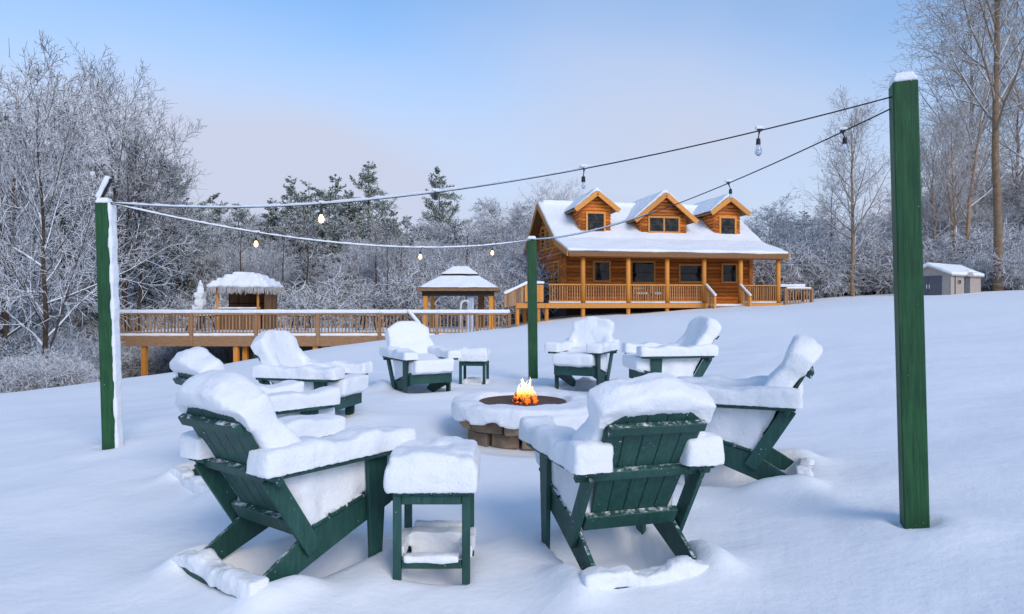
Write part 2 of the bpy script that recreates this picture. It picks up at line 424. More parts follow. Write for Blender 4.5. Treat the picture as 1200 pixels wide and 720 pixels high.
def ground_z(x, y, detail=True):
    z = base_z(x, y)
    if not detail: return z
    x = np.asarray(x, float); y = np.asarray(y, float)
    r = np.zeros_like(z)
    for fx, fy, p, a in _waves: r = r + a * np.sin(fx * x + fy * y + p)
    z = z + 0.0135 * r
    for c in CHAIRS:
        lx, ly = to_local(x, y, c)
        wob = .05 * np.sin(lx * 9 + c[0] * 5) + .04 * np.sin(ly * 11 + c[1] * 3)
        ins = sstep(.33, .24, np.abs(lx)) * sstep(-.06, .05, ly + wob * .4) * sstep(.84, .60, ly)
        rim = sstep(.80, .36, np.abs(lx) + wob) * sstep(-.62, -.10, ly + wob) * sstep(1.30, .80, ly)
        side = np.exp(-((np.abs(lx) - .385) / .10) ** 2) * sstep(-.28, -.05, ly) * sstep(.42, .05, ly + wob)
        bar = np.exp(-((ly + .17) / .10) ** 2) * sstep(.60, .30, np.abs(lx))
        z = z + 0.045 * rim + .085 * side + .012 * bar - 0.13 * ins
    for c in TABLES:
        lx, ly = to_local(x, y, c); d = np.maximum(np.abs(lx), np.abs(ly))
        z = z + 0.03 * sstep(.55, .26, d) - 0.06 * sstep(.21, .12, d)
    d = np.hypot(x - PIT[0], y - PIT[1]); z = z - .06 * sstep(1.0, .68, d)
    for px, py in POSTS:
        d = np.hypot(x - px, y - py); z = z + 0.03 * sstep(.5, .15, d) - .03 * sstep(.16, .08, d)
    return z
def gz(x, y): return float(base_z(np.array([x]), np.array([y]))[0])

def axis(lo, hi, step, far):
    a = list(np.arange(lo, hi + 1e-6, step)); s = step; b = [a[0]]; c = [a[-1]]
    while c[-1] < far: s *= 1.13; c.append(c[-1] + min(s, 25))
    s = step
    while b[-1] > -far: s *= 1.13; b.append(b[-1] - min(s, 25))
    return np.array(b[:0:-1] + a + c[1:])
def build_ground():
    xs = axis(-4.6, 4.2, 0.04, 400); ys = axis(1.6, 12.5, 0.045, 420)
    ys = ys[ys > -60]
    X, Y = np.meshgrid(xs, ys); Z = ground_z(X, Y)
    V = np.c_[X.ravel(), Y.ravel(), Z.ravel()]; nx, ny = len(xs), len(ys)
    i = np.arange(ny - 1)[:, None] * nx + np.arange(nx - 1)[None, :]; i = i.ravel()
    return raw_mesh('snow_field', V, np.c_[i, i + 1, i + 1 + nx, i + nx], True)
def raw_mesh(name, V, Q, smooth=False):
    me = bpy.data.meshes.new(name); k = Q.shape[1]
    me.vertices.add(len(V)); me.vertices.foreach_set('co', np.ascontiguousarray(V, dtype=np.float32).ravel())
    me.loops.add(Q.size); me.loops.foreach_set('vertex_index', np.ascontiguousarray(Q, dtype=np.int32).ravel())
    me.polygons.add(len(Q)); me.polygons.foreach_set('loop_start', np.arange(0, Q.size, k, dtype=np.int32))
    me.update(calc_edges=True)
    if smooth: me.shade_smooth()
    return me
tag(put('snow_field', build_ground(), SNOWG), 'rolling lawn under deep fresh snow', 'snow', kind='structure')

# ------------------------------------------------------------------ log house (local frame: X along the front, Y back, Z from the porch floor)
HR = math.atan2(.197, .98)
HZ = 1.37
house = empty('log_house', (2.63, 34.5, HZ), HR, 'orange log cabin with three dormers and a railed front porch under snowy roof', 'house')
LOGR, LOGS = 0.115, 0.2
def log_mesh(L, ax='x', r=LOGR):
    pts = [(-L / 2, 0, 0), (-L / 4, 0, 0), (0, 0, 0), (L / 4, 0, 0), (L / 2, 0, 0)] if ax == 'x' else [(0, -L / 2, 0), (0, 0, 0), (0, L / 2, 0)]
    return MB().tube(pts, r, 10).mesh('log', smooth=False)
def shade_logs(me):
    for p in me.polygons: p.use_smooth = len(p.vertices) == 4
    return me
def roof_z(y): return 2.42 + (y + 2.6) * .68 / 2.2 if y < -.4 else 3.1 + (y + .4) * 2.4 / 3.9 if y < 3.5 else 5.5 - (y - 3.5) * 2.9 / 4.0
HW, HD = 10.3, 7.0
# front wall
wall = put('front_wall', MB().bx(0, HW, 0.02, 0.16, -0.1, 2.9), LOG, house)
me = shade_logs(log_mesh(HW + .3))
for i in range(14): put('log', me, LOG, wall, (HW / 2, 0.03, 0.06 + i * LOGS))
# gable walls
gpoly = [(0.05, -0.1), (HD, -0.1), (HD, roof_z(HD) - .2), (3.5, roof_z(3.5) - .2), (0.05, roof_z(0.05) - .2)]
for X, sgn in ((0, 1), (HW, -1)):
    gw = put('gable_wall', MB().prism(gpoly, X + .03 * sgn, X + .15 * sgn, 'x'), LOGY, house)
    z = 0.16
    while z < 5.05:
        y0, y1 = -0.12, HD + .12
        zz = z + .28
        if zz > roof_z(0): y0 = -.4 + (zz - 3.1) / (2.4 / 3.9)
        if zz > roof_z(HD): y1 = 3.5 + (5.5 - zz) / (2.9 / 4)
        if y1 - y0 > .3: put('log', shade_logs(log_mesh(y1 - y0, 'y')), LOGY, gw, (X, (y0 + y1) / 2, z))
        z += LOGS
put('back_wall', MB().bx(0.05, HW - .05, HD - .15, HD, -0.1, 2.7), LOG, house)
put('crawlspace_backing', MB().bx(0.1, HW - .1, -.1, HD - .1, -1.7, -0.1), CRAWLD, house)  # dark block added as a backdrop where the crawlspace is open and shaded

def window(parent, c, w, h, ax='x', mull=0, frame=.09, proud=.14, name='window', out=-1):
    """frame of four boards, glass set behind; ax: wall direction; out: sign of the outward normal"""
    def B(mb, a0, a1, d0, d1, z0, z1):
        d0, d1 = sorted((d0 * out * -1, d1 * out * -1))
        return mb.bx(c[0] + a0, c[0] + a1, c[1] + d0, c[1] + d1, c[2] + z0, c[2] + z1) if ax == 'x' else mb.bx(c[0] + d0, c[0] + d1, c[1] + a0, c[1] + a1, c[2] + z0, c[2] + z1)
    m = MB()
    B(m, -w/2 - frame, -w/2, -proud, .02, -h/2 - frame, h/2 + frame); B(m, w/2, w/2 + frame, -proud, .02, -h/2 - frame, h/2 + frame)
    B(m, -w/2, w/2, -proud, .02, h/2, h/2 + frame); B(m, -w/2, w/2, -proud - .03, .02, -h/2 - frame, -h/2)
    for k in range(mull):
        a = -w/2 + w * (k + 1) / (mull + 1); B(m, a - .045, a + .045, -proud + .01, .02, -h/2, h/2)
    fr = put(name, m, TRIM, parent)
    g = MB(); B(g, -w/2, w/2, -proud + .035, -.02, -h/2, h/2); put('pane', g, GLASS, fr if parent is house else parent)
    s = MB(); B(s, -w/2 + .01, w/2 - .01, -proud + .02, -proud + .034, -.02, .02)
    put('sash_bar', s, DARKW, fr if parent is house else parent)
    return fr
for x0, x1, z0, z1 in ((1.58, 2.35, 1.16, 2.08), (3.60, 4.77, 1.10, 2.10), (6.25, 7.50, 1.15, 1.97), (8.67, 9.41, 1.15, 2.02)):
    window(house, ((x0 + x1) / 2, 0, (z0 + z1) / 2), x1 - x0, z1 - z0)
for y, w, z0, z1 in ((1.1, .75, 1.0, 2.1), (3.6, 1.0, .9, 2.1), (2.75, .8, 3.0, 4.2), (3.95, .8, 3.0, 4.2)):
    window(house, (0, y, (z0 + z1) / 2), w, z1 - z0, 'y', out=-1)
# roof: boards with a snow layer
X0, X1 = -.5, HW + .55
prof = [(-2.6, roof_z(-2.6)), (-.4, 3.1), (3.5, 5.5), (7.5, 2.6)]
under = [(y, z - .16) for y, z in prof][::-1]
roof = put('roof', MB().prism(prof + under, X0, X1, 'x'), BROWNW, house)
for X in (X0 - .05, X1 + .05):
    for (ya, za), (yb, zb) in zip(prof, prof[1:]):
        put('rake_board', MB().beam((X, ya, za - .08), (X, yb, zb - .08), .06, .26), TRIM, roof)
put('eave_board', MB().bx(X0, X1, -2.66, -2.60, 2.22, 2.45), BROWNW, roof)
sb = MB()
for (ya, za), (yb, zb) in zip(prof, prof[1:]):
    sb.beam(((X0 + X1) / 2, ya - (.06 if ya < -1 else 0), za + .06), ((X0 + X1) / 2, yb, zb + .10), X1 - X0 + .12, .17)
sb.beam((X0 + .2, 3.5, 5.62), (X1 - .2, 3.5, 5.62), .8, .12)
put('roof_snow', blob(sb, .07, 6, .05, .9, 3, SNOWF, 'roof_snow'), None, roof)
# dormers
for cx, hw, ow, pk, ez, wd, wz0, wz1, mull in ((1.78, .80, 1.15, 5.73, 4.84, .86, 3.72, 4.62, 0), (5.54, 1.26, 1.70, 5.77, 4.36, 1.6, 3.78, 4.48, 1), (9.19, .72, 1.08, 5.67, 4.85, .8, 3.68, 4.56, 0)):
    sl = (pk - ez) / ow
    y0 = .4
    wt = pk - sl * hw - .05
    d = put('dormer', MB().prism([(cx - hw + .05, 3.3), (cx + hw - .05, 3.3), (cx + hw - .05, wt), (cx, pk - .12), (cx - hw + .05, wt)], y0 + .04, 3.9, 'y'), LOG, house)
    z = 3.56
    while z < pk - .3:
        L = 2 * hw if z < wt - .02 else 2 * ((pk - .12 - z - .06) / sl)
        if L > .25: put('log', shade_logs(log_mesh(min(L, 2 * hw), r=.105)), LOG, d, (cx, y0 + .05, z))
        z += .185
    z = 3.62
    while z < wt - .05:
        yb = -.4 + (z - 3.1) / (2.4 / 3.9) + .3
        for s in (-1, 1): put('log', shade_logs(log_mesh(max(.2, yb - y0), 'y', .105)), LOGY, d, (cx + s * (hw - .05), (y0 + yb) / 2, z))
        z += .185
    window(d, (cx, y0 + .05, (wz0 + wz1) / 2), wd, wz1 - wz0, 'x', mull, .10, .16)
    yo = y0 - .38
    for s in (-1, 1):
        ex, ez2 = cx + s * ow, ez
        rp = [(cx, pk), (ex, ez2), (ex, ez2 - .10), (cx, pk - .12)]
        put('dormer_roof', MB().prism(rp, yo, 4.2, 'y'), BROWNW, d)
        put('rake_board', MB().beam((cx, yo - .03, pk - .09), (ex + s * .03, yo - .03, ez2 - .09), .06, .24, up=(0, 0, 1)), TRIM, d)
    sm = MB()
    for s in (-1, 1):
        sm.prism([(cx, pk + .02), (cx + s * (ow + .02), ez + .01), (cx + s * (ow + .02), ez + .12), (cx, pk + .24)], yo + .1, 4.2, 'y')
    put('dormer_snow', blob(sm, .06, 5, .04, 1.2, cx, SNOWF, 'dormer_snow'), None, d)
# porch
PX0, PX1, PY = -1.6, 10.62, -2.42
porch = put('porch_floor', MB().bx(PX0, PX1, PY, 0, -.16, -.01), BROWNW, house)
put('fascia', MB().bx(PX0, PX1, PY - .05, PY - .002, -.22, 0.01), TRIM, porch)
pm = MB().tube([(0, 0, 0), (0, 0, 1.2), (0, 0, 2.3)], .115, 10).mesh('porch_post', smooth=False); shade_logs(pm)
PXS = [.28, 2.54, 4.53, 6.47, 8.43, 10.5]
for x in PXS: put('porch_post', pm, POSTW, porch, (x, -2.3, 0))
fm = MB().tube([(0, 0, -1.0), (0, 0, -.2)], .10, 10).mesh('footing_post')
for x in PXS[:4] + [PX0 + .1]: put('footing_post', fm, POSTW, porch, (x, -2.3, 0))
put('header_beam', MB().tube([(X0 + .1, -2.3, 2.28), (X1 - .1, -2.3, 2.28)], .11, 10), LOG, porch)
put('porch_ceiling', MB().bx(X0 + .1, X1 - .1, -2.2, 0, 2.42, 2.46), BROWNW, porch)
bal = MB().bx(-.022, .022, -.02, .02, 0.10, .84).mesh('baluster')
def rail(parent, p, q, step=.115, top=.86, w=DECKW, bm_=bal, m=BALW, snow=True, z0=.10):
    """one bay of railing: hand rail, foot rail, balusters, snow on both rails"""
    p, q = Vector(p), Vector(q); d = q - p; L = d.length; n = max(2, int(L / step))
    put('hand_rail', MB().beam(p + Vector((0, 0, top + .03)), q + Vector((0, 0, top + .03)), .11, .06), w, parent)
    put('foot_rail', MB().beam(p + Vector((0, 0, z0)), q + Vector((0, 0, z0)), .05, .07), w, parent)
    rz = math.atan2(d.y, d.x)
    for i in range(n):
        c = p + d * ((i + .5) / n); put('baluster', bm_, m, parent, c, (0, 0, rz))
    if snow:
        put('rail_snow', blob(MB().beam(p + Vector((0, 0, top + .095)), q + Vector((0, 0, top + .095)), .13, .085), .03, 2, .012, 2.5, L, SNOWF, 'rail_snow'), None, parent)
for a, b in ((PX0 + .1, PXS[0]), (PXS[0], PXS[1]), (PXS[1], PXS[2]), (PXS[2], PXS[3]), (PXS[4], PXS[5])):
    rail(porch, (a + .1, -2.3, 0), (b - .1, -2.3, 0), w=TRIM, snow=False)
    put('rail_snow', blob(MB().bx(a + .1, b - .1, -2.36, -2.26, .01, .08), .03, 2, .01, 3, a, SNOWF, 'rail_snow'), None, porch)
rail(porch, (10.5, -2.2, 0), (10.5, -.1, 0), w=TRIM, snow=False)
# steps between the fourth and fifth post, with a sloped snowy hand rail
for i in range(3):
    t = put('step', MB().bx(6.62, 8.28, PY - .32 * (i + 1), PY - .32 * i - .06, -.20 - .18 * i, -.13 - .18 * i), DECKW, porch)
    put('step_snow', blob(MB().bx(6.62, 8.28, PY - .32 * (i + 1), PY - .32 * i - .08, -.13 - .18 * i, -.04 - .18 * i), .03, 3, .01, 3, i, SNOWF, 'step_snow'), None, t)
for x in (6.52, 8.36):
    h = put('stair_rail', MB().beam((x, -2.42, .86), (x, -3.35, .30), .08, .07).beam((x, -3.3, .32), (x, -3.3, -.75), .10, .10), TRIM, porch)
    put('rail_snow', blob(MB().beam((x, -2.42, .94), (x, -3.38, .38), .12, .09), .025, 2, .01, 3, x, SNOWF, 'rail_snow'), None, h)
    for k in range(6): put('baluster', MB().beam((x, -2.5 - k * .14, .82 - k * .085), (x, -2.5 - k * .14, .05 - k * .09), .04, .04), BALW, h)
# side landing with a boarded panel and a descending snowy rail at the gable corner
put('landing', MB().bx(-3.0, PX0 - .01, PY, -.2, -.16, -.01), BROWNW, porch)
put('fascia', MB().bx(-3.0, PX0 - .01, PY - .05, PY - .002, -.22, 0.01), TRIM, porch)
for k in range(5): put('panel_board', MB().bx(-2.55 + k * .18, -2.55 + k * .18 + .172, -2.36, -2.32, .06, .86), TRIM, porch)
h = put('stair_rail', MB().beam((-2.55, -2.34, .88), (-3.55, -2.6, .42), .10, .06), TRIM, porch)
put('rail_snow', blob(MB().beam((-1.62, -2.34, .97), (-2.5, -2.34, .97), .16, .12).beam((-2.45, -2.34, .96), (-3.6, -2.6, .46), .16, .12), .03, 3, .015, 2, 1, SNOWF, 'rail_snow'), None, h)
for k in range(8):
    x = -2.62 - k * .12; put('panel_board', MB().bx(x - .11, x, -2.38 - k * .03, -2.35 - k * .03, -.05 - k * .02, .80 - k * .055), DECKV, h)
for x, y in ((-2.9, -2.3), (-2.3, -1.2), (-1.9, -2.3)): put('footing_post', fm, BROWNW, porch, (x, y, 0))
# right-hand ramp railing
put('ramp', MB().bx(10.63, 12.4, -2.6, -.9, -.30, -.20), DECKW, porch)
for x in (10.8, 12.3): put('post', MB().bx(x - .06, x + .06, -2.5, -2.38, -.6, .76), DECKW, porch)
rail(porch, (10.86, -2.44, -.12), (12.24, -2.44, -.12), .14, .80, DECKW)
# snow heaped bench on the porch, beside the steps
bench = house.matrix_basis @ Vector((0, 0, 0))
HM = Matrix.Translation((2.63, 34.5, HZ)) @ Matrix.Rotation(HR, 4, 'Z')
def porch_seat(x, w, label):
    p = HM @ Vector((x, -1.9, 0)); o = empty('porch_chair', p, HR, label, 'chair')
    for sx in (-1, 1):
        for sy in (-1, 1): put('leg', MB().bx(sx * w / 2 - .03, sx * w / 2 + .03, sy * .2 - .03, sy * .2 + .03, 0, .45 if sy < 0 else .95), DECKV, o)
    put('seat', MB().bx(-w / 2, w / 2, -.22, .22, .40, .44), DECKV, o)
    for k in range(3): put('back_slat', MB().bx(-w / 2, w / 2, .18, .22, .55 + k * .14, .64 + k * .14), DECKV, o)
    put('seat_snow', blob(MB().bx(-w / 2, w / 2, -.22, .18, .44, .54), .03, 3, .01, 4, x, SNOWF, 'seat_snow'), None, o)
porch_seat(3.35, .6, 'light wooden porch chair behind the railing near the patio window')
porch_seat(4.15, .45, 'narrow wooden porch chair close to the third porch post')
# covered table right of the house
p = HM @ Vector((11.9, -1.0, -.2)); pt = empty('patio_table', p, HR, 'snow covered table behind the ramp railing at the cabin corner', 'table')
put('table_top', MB().bx(-.75, .75, -.4, .4, .98, 1.03), DARKW, pt)
for sx in (-.65, .65):
    for sy in (-.3, .3): put('leg', MB().bx(sx - .03, sx + .03, sy - .03, sy + .03, -.1, .98), DARKW, pt)
put('table_snow', blob(MB().bx(-.75, .75, -.4, .4, 1.02, 1.2), .05, 4, .03, 2, 1, SNOWF, 'table_snow'), None, pt)

# ------------------------------------------------------------------ raised deck
DY, DF = 27.0, 0.10
deck = empty('raised_deck', (0, DY, DF), 0, 'long raised timber deck with slatted railing capped with snow', 'deck')
put('floor', MB().bx(-16, -5, .02, 5.6, -.12, -.02).bx(-4.99, 0, .02, 8, -.12, -.02), BROWNW, deck)
put('fascia', MB().bx(-16, -3.72, -.05, .015, -.42, -.02), DECKW, deck)
put('fascia', MB().bx(-3.71, 0, -.05, .015, -.27, 0.0), DECKW, deck)
put('floor_snow', blob(MB().bx(-16, -4.8, .10, 5.5, -.02, .10).bx(-5, 0, .10, 7.9, -.02, .10), .09, 3, .02, 1, 1, SNOWF, 'floor_snow'), None, deck)
PS = [-15.9, -12.66, -10.1, -7.66, -5.23, -2.97, -1.38, -.1]
pmesh = MB().bx(-.06, .06, -.075, .045, -.40, .90).mesh('rail_post')
for x in PS: put('rail_post', pmesh, DECKW, deck, (x, -.02, 0))
dbal = MB().bx(-.021, .021, -.02, .02, 0.06, .82).mesh('baluster')
for a, b in zip(PS, PS[1:]):
    rail(deck, (a + .06, 0, 0), (b - .06, 0, 0), .135, .82, DECKW, dbal, DECKV, snow=False)
    put('rail_snow', blob(MB().bx(a - .01, b + .01, -.10, .08, .88, 1.03), .03, 2, .012, 2, a, SNOWF, 'rail_snow'), None, deck)
    put('edge_snow', blob(MB().bx(a + .07, b - .07, -.07, .10, -.02, .09), .03, 2, .012, 3, b, SNOWF, 'edge_snow'), None, deck)
smesh = MB().bx(-.09, .09, -.09, .09, -3.0, -.15).mesh('support_post')
for x, y in ((-14.6, .12), (-13.7, 2.5), (-10.95, .12), (-10.7, .4), (-7.8, .12), (-7.55, .5), (-5.2, .3), (-9.9, 2.0)):
    put('support_post', smesh, POSTW if y < .2 else BROWNW, deck, (x, y, 0))
put('skirting', MB().bx(-10.65, -9.85, .6, .7, -2.5, -.15), DARKW, deck)
put('skirting', MB().bx(-8.9, -3.7, .6, .7, -2.5, -.15), DARKW, deck)
st = put('stair_rail', MB().beam((-4.05, -.10, .90), (-3.35, -.75, .12), .09, .07).beam((-3.4, -.72, .15), (-3.4, -.72, -.4), .09, .09), DECKW, deck)
put('rail_snow', blob(MB().beam((-4.08, -.10, 1.0), (-3.32, -.76, .20), .15, .10), .025, 2, .01, 3, 2, SNOWF, 'rail_snow'), None, st)
for k in range(3): put('step', MB().bx(-3.35, -2.2, -.10 - .28 * (k + 1), -.12 - .28 * k, -.16 - .16 * k, -.08 - .16 * k), DECKW, st)
DT = DF + .10
# thatched bar hut
hut = empty('thatched_hut', (-12.05, 31.0, DT), 0, 'open bar hut with shaggy snow covered thatch roof on the deck', 'hut'); hut.scale = (.80, .85, 1.0)
for x, y in ((-1.25, -.9), (1.0, -.9), (1.35, .9), (-1.35, .9)): put('post', MB().tube([(x, y, 0), (x, y, 1.85)], .07, 8), POSTW if y < 0 else BROWNW, hut)
for k in range(17): put('wall_board', MB().bx(-1.38 + k * .163, -1.38 + k * .163 + .155, .85, .88, 0, 1.85), BROWNW, hut)
for k in range(6): put('side_board', MB().bx(1.36, 1.39, -.9 + k * .3, -.9 + k * .3 + .29, 0, 1.85), BROWNW, hut)
put('bar_counter', MB().bx(-1.2, 1.0, -.95, -.45, .85, .93).bx(-1.2, 1.0, -.9, -.85, 0, .85), BROWNW, hut)
put('shelf', MB().bx(-1.2, 1.2, .55, .85, 1.15, 1.19), DARKW, hut)
bs = [put('counter_snow', blob(MB().bx(-1.2, 1.0, -.95, -.5, .93, 1.0), .03, 3, .015, 4, 2, SNOWF, 'counter_snow'), None, hut)]
tb = MB().prism([(-1.60, 1.80), (1.60, 1.80), (1.1, 1.90), (.5, 1.98), (0, 2.0), (-.5, 1.98), (-1.1, 1.90)], -1.15, 1.15, 'y')
put('thatch', tb, BROWNW, hut)
rng = random.Random(4); fr = MB()
for k in range(420):
    side = rng.random()
    x, y = (rng.uniform(-1.66, 1.66), -1.18 - rng.random() * .08) if side < .6 else (rng.choice((-1, 1)) * (1.64 + rng.random() * .08), rng.uniform(-1.2, 1.2))
    L = rng.uniform(.16, .34); w = rng.uniform(.012, .03); z = rng.uniform(1.85, 1.98)
    fr.beam((x, y, z), (x + rng.uniform(-.05, .05), y + rng.uniform(-.04, .04), z - L), w, .012, up=(0, 1, 0))
THATCH = m_wood('frosted_thatch', (0.20, 0.17, 0.15), (0.62, 0.62, 0.63), (5, 5, 1), .2)
tag(put('thatch_fringe', fr.mesh('thatch_fringe'), THATCH, hut), kind='stuff')
ts = MB()
for zz, rx, ry in ((1.94, 1.70, 1.26), (2.10, 1.52, 1.14), (2.24, 1.25, .98), (2.38, .95, .8), (2.48, .55, .55)): ts.box((0, 0, zz), (2 * rx, 2 * ry, .16))
put('roof_snow', blob(ts, .05, 8, .05, 2.5, 4, SNOWF, 'roof_snow'), None, hut)
# gazebo
gaz = empty('gazebo', (-2.38, 31.6, DT), 0, 'timber gazebo with two tier hipped roof under smooth snow', 'gazebo')
GB = 1.76
for sx in (-1, 1):
    for sy in (-1, 1):
        put('post', MB().bx(sx * 1.45 - .09, sx * 1.45 + .09, sy * 1.3 - .09, sy * 1.3 + .09, 0, GB), POSTW, gaz)
        put('brace', MB().beam((sx * 1.45, sy * 1.3, GB - .55), (sx * .95, sy * 1.3, GB - .05), .08, .08), DECKW, gaz)
put('post', MB().bx(.75, 1.05, 1.2, 1.4, 0, GB - .1), BROWNW, gaz)
put('eave_beam', MB().bx(-1.80, 1.80, -1.68, -1.52, GB - .04, GB + .08).bx(-1.80, 1.80, 1.52, 1.68, GB - .04, GB + .08), DECKW, gaz)
put('eave_beam', MB().bx(-1.82, -1.66, -1.5, 1.5, GB - .04, GB + .075).bx(1.66, 1.82, -1.5, 1.5, GB - .04, GB + .075), DECKW, gaz)
put('tie_beam', MB().bx(-1.6, 1.6, -1.40, -1.28, GB - .26, GB - .05), DARKW, gaz)
def hip(mb, z0, a0, b0, z1, a1, b1, t=0.0):
    P = [(-a0, -b0, z0), (a0, -b0, z0), (a0, b0, z0), (-a0, b0, z0), (-a1, -b1, z1), (a1, -b1, z1), (a1, b1, z1), (-a1, b1, z1)]
    return mb.addf(P, [(3, 2, 1, 0), (4, 5, 6, 7), (0, 1, 5, 4), (1, 2, 6, 5), (2, 3, 7, 6), (3, 0, 4, 7)])
put('lower_roof', hip(MB(), GB + .06, 1.78, 1.62, GB + .58, .80, .7), DARKW, gaz)
put('upper_roof', hip(hip(MB(), GB + .58, .72, .62, GB + .68, .72, .62), GB + .68, .86, .76, GB + .99, .30, .26), DARKW, gaz)
put('roof_snow', blob(hip(MB(), GB + .10, 1.82, 1.66, GB + .68, .84, .72), .045, 4, .02, 2, 1, SNOWF, 'roof_snow'), None, gaz)
put('roof_snow', blob(hip(MB(), GB + .74, .87, .77, GB + 1.12, .34, .3), .04, 3, .02, 2, 2, SNOWF, 'roof_snow'), None, gaz)
cm = MB()
for k in range(6):
    cm.box((.42 + k * .045, -1.25 + (.03 if k % 2 else 0), .75), (.05, .03, 1.5), Matrix.Rotation(.5 if k % 2 else -.5, 3, 'Z'))
put('curtain', cm, CURT, gaz)
# pool hand rail
pr = empty('pool_handrail', (-2.22, 29.4, DT), 0, 'white hooked tubular pool rail in front of the gazebo', 'handrail')
for k in (0, .35):
    put('tube', MB().tube([(0, k, 0), (0, k, 1.05), (.03, k, 1.2), (.12, k, 1.28), (.28, k, 1.28), (.36, k, 1.2)], .035, 8).mesh('tube', smooth=True), WHITEP, pr)
# closed umbrella
um = empty('closed_umbrella', (-14.15, 31.0, DT), 0, 'folded patio umbrella buried in snow beside the thatched hut', 'umbrella')
put('pole', MB().tube([(0, 0, 0), (0, 0, 2.1)], .03, 8), DARKW, um)
put('canopy', MB().lathe([(.03, 2.10), (.08, 1.8), (.13, 1.3), (.16, .95), (.14, .75), (.06, .6)], 10).mesh('canopy'), DARKW, um)
us = MB()
for z, r in ((1.0, .25), (1.2, .25), (1.4, .18), (1.55, .20), (1.75, .14), (1.95, .09), (2.12, .05)): us.box((0, 0, z), (2 * r, 2 * r, .24), Matrix.Rotation(z * 3, 3, 'Z'))
put('canopy_snow', blob(us, .035, 4, .03, 5, 2, SNOWF, 'canopy_snow'), None, um)
for x, y, r, h, nm, lb in ((-13.3, 29.2, .75, .62, 'patio_table', 'round patio table under a snow drift on the deck beside the folded umbrella'),
                           (-9.2, 29.8, .6, .6, 'patio_table', 'round patio table under a snow drift on the deck right beside the thatched hut'),
                           (-6.3, 30.2, .7, .6, 'patio_table', 'round snow topped patio table on the deck halfway between hut and gazebo')):
    t = empty(nm, (x, y, DT), 0, lb, 'table')
    put('table_top', MB().lathe([(.02, h), (r, h), (r, h + .04), (.02, h + .04)], 18), DARKW, t)
    for k in range(4): put('leg', MB().beam((math.cos(k * 1.57 + .7) * r * .8, math.sin(k * 1.57 + .7) * r * .8, 0), (math.cos(k * 1.57 + .7) * r * .5, math.sin(k * 1.57 + .7) * r * .5, h), .05, .05), DARKW, t)
    put('table_snow', blob(MB().lathe([(.0, h + .03), (r, h + .03), (r, h + .14), (.0, h + .16)], 16), .05, 4, .03, 2, x, SNOWF, 'table_snow'), None, t)

# ------------------------------------------------------------------ garden shed
sh = empty('garden_shed', (20.35, 34.3, 1.70), 0.0, 'beige resin garden shed with grey double doors and snowy roof', 'shed')
sh.rotation_euler = (0, 0, R(35) - R(90) + R(90))
# local: gable end runs along -Y.. at x = 0, long side along X at y = 0 faces the camera
GW, GL, EH, RH = 2.0, 3.0, 1.12, 1.5
GL = 3.5
sh.location = (21.45, 33.4, 1.66)
put('wall', MB().prism([(0, 0), (GW, 0), (GW, EH), (GW / 2, RH), (0, EH)], 0, GL, 'x'), BEIGE, sh)
rfp = [(-.12, EH - .06), (GW / 2, RH + .02), (GW + .12, EH - .06), (GW + .12, EH), (GW / 2, RH + .08), (-.12, EH)]
put('roof', MB().prism(rfp, -.12, GL + .12, 'x'), BEIGE, sh)
put('roof_snow', blob(MB().prism([(-.14, EH - .02), (GW / 2, RH + .08), (GW + .14, EH - .02), (GW + .14, EH + .12), (GW / 2, RH + .26), (-.14, EH + .12)], -.13, GL + .13, 'x').bx(1.45, 2.2, -.25, .3, 1.26, 1.36), .04, 4, .02, 2, 1, SNOWF, 'roof_snow'), None, sh)
for k in range(2):
    dd = put('door', MB().bx(-.035, -.003, .38 + k * .63, .38 + k * .63 + .61, .03, 1.08), GREYD, sh)
    put('handle', MB().bx(-.06, -.036, .93 + k * .12, .96 + k * .12, .45, .65), WHITEP, dd)
for k in range(2):
    put('door', MB().bx(1.55 + k * .28, 1.55 + k * .28 + .27, -.045, -.004, .03, 1.06), GREYD, sh)
put('door_gable', MB().prism([(1.45, 1.06), (2.2, 1.06), (2.2, 1.10), (1.83, 1.30), (1.45, 1.10)], -.2, .2, 'y'), BEIGE, sh)
put('corner_post', MB().bx(-.02, .10, -.03, -.002, 0, EH), BEIGE, sh)
put('corner_post', MB().bx(.46, .50, -.03, -.002, 0, EH), DARKW, sh)
w_ = put('window', MB().bx(.78, 1.12, -.03, -.002, .66, .90), BEIGE, sh)
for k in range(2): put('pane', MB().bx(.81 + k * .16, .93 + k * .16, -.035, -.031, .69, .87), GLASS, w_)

# ------------------------------------------------------------------ adirondack chairs (local: x right, y forward, z up, origin under the rear crosspiece)
BV = 0.004
def B1(fn, name): mb = MB(); fn(mb); return mb.mesh(name, bevel=BV)
CM = {}
def cpart(name, fn): CM.setdefault(name, []).append(B1(fn, name))
d_back = Vector((0, -.50, .866)).normalized(); n_back = Vector((0, .866, .50)).normalized()
b0 = Vector((0, .24, .20))
for s in (-1, 1):
    cpart('leg', lambda m: m.addf([(s * .335 + dx, y, z) for dx in (-.015, .015) for y, z in ((.67, -.16), (.75, -.16), (.80, .545), (.64, .545))],
          [(0, 1, 2, 3), (7, 6, 5, 4), (0, 4, 5, 1), (1, 5, 6, 2), (2, 6, 7, 3), (3, 7, 4, 0)]))
    cpart('side_rail', lambda m: m.prism([(.86, .36), (.86, .22), (.55, .12), (.10, -.04), (-.06, -.05), (-.06, .02), (.25, .20)], s * .302 - .014, s * .302 + .014, 'x'))
    cpart('brace', lambda m: m.beam((s * .335, -.01, .55), (s * .335, .27, .10), .10, .03, up=(1, 0, 0)))
    cpart('armrest', lambda m: m.prism([(s * .25, -.05), (s * .41, -.05), (s * .42, .30), (s * .43, .82), (s * .40, .92), (s * .30, .92), (s * .27, .82), (s * .26, .30)], .546, .572, 'z'))
tops = [.765, .815, .835, .815, .765]
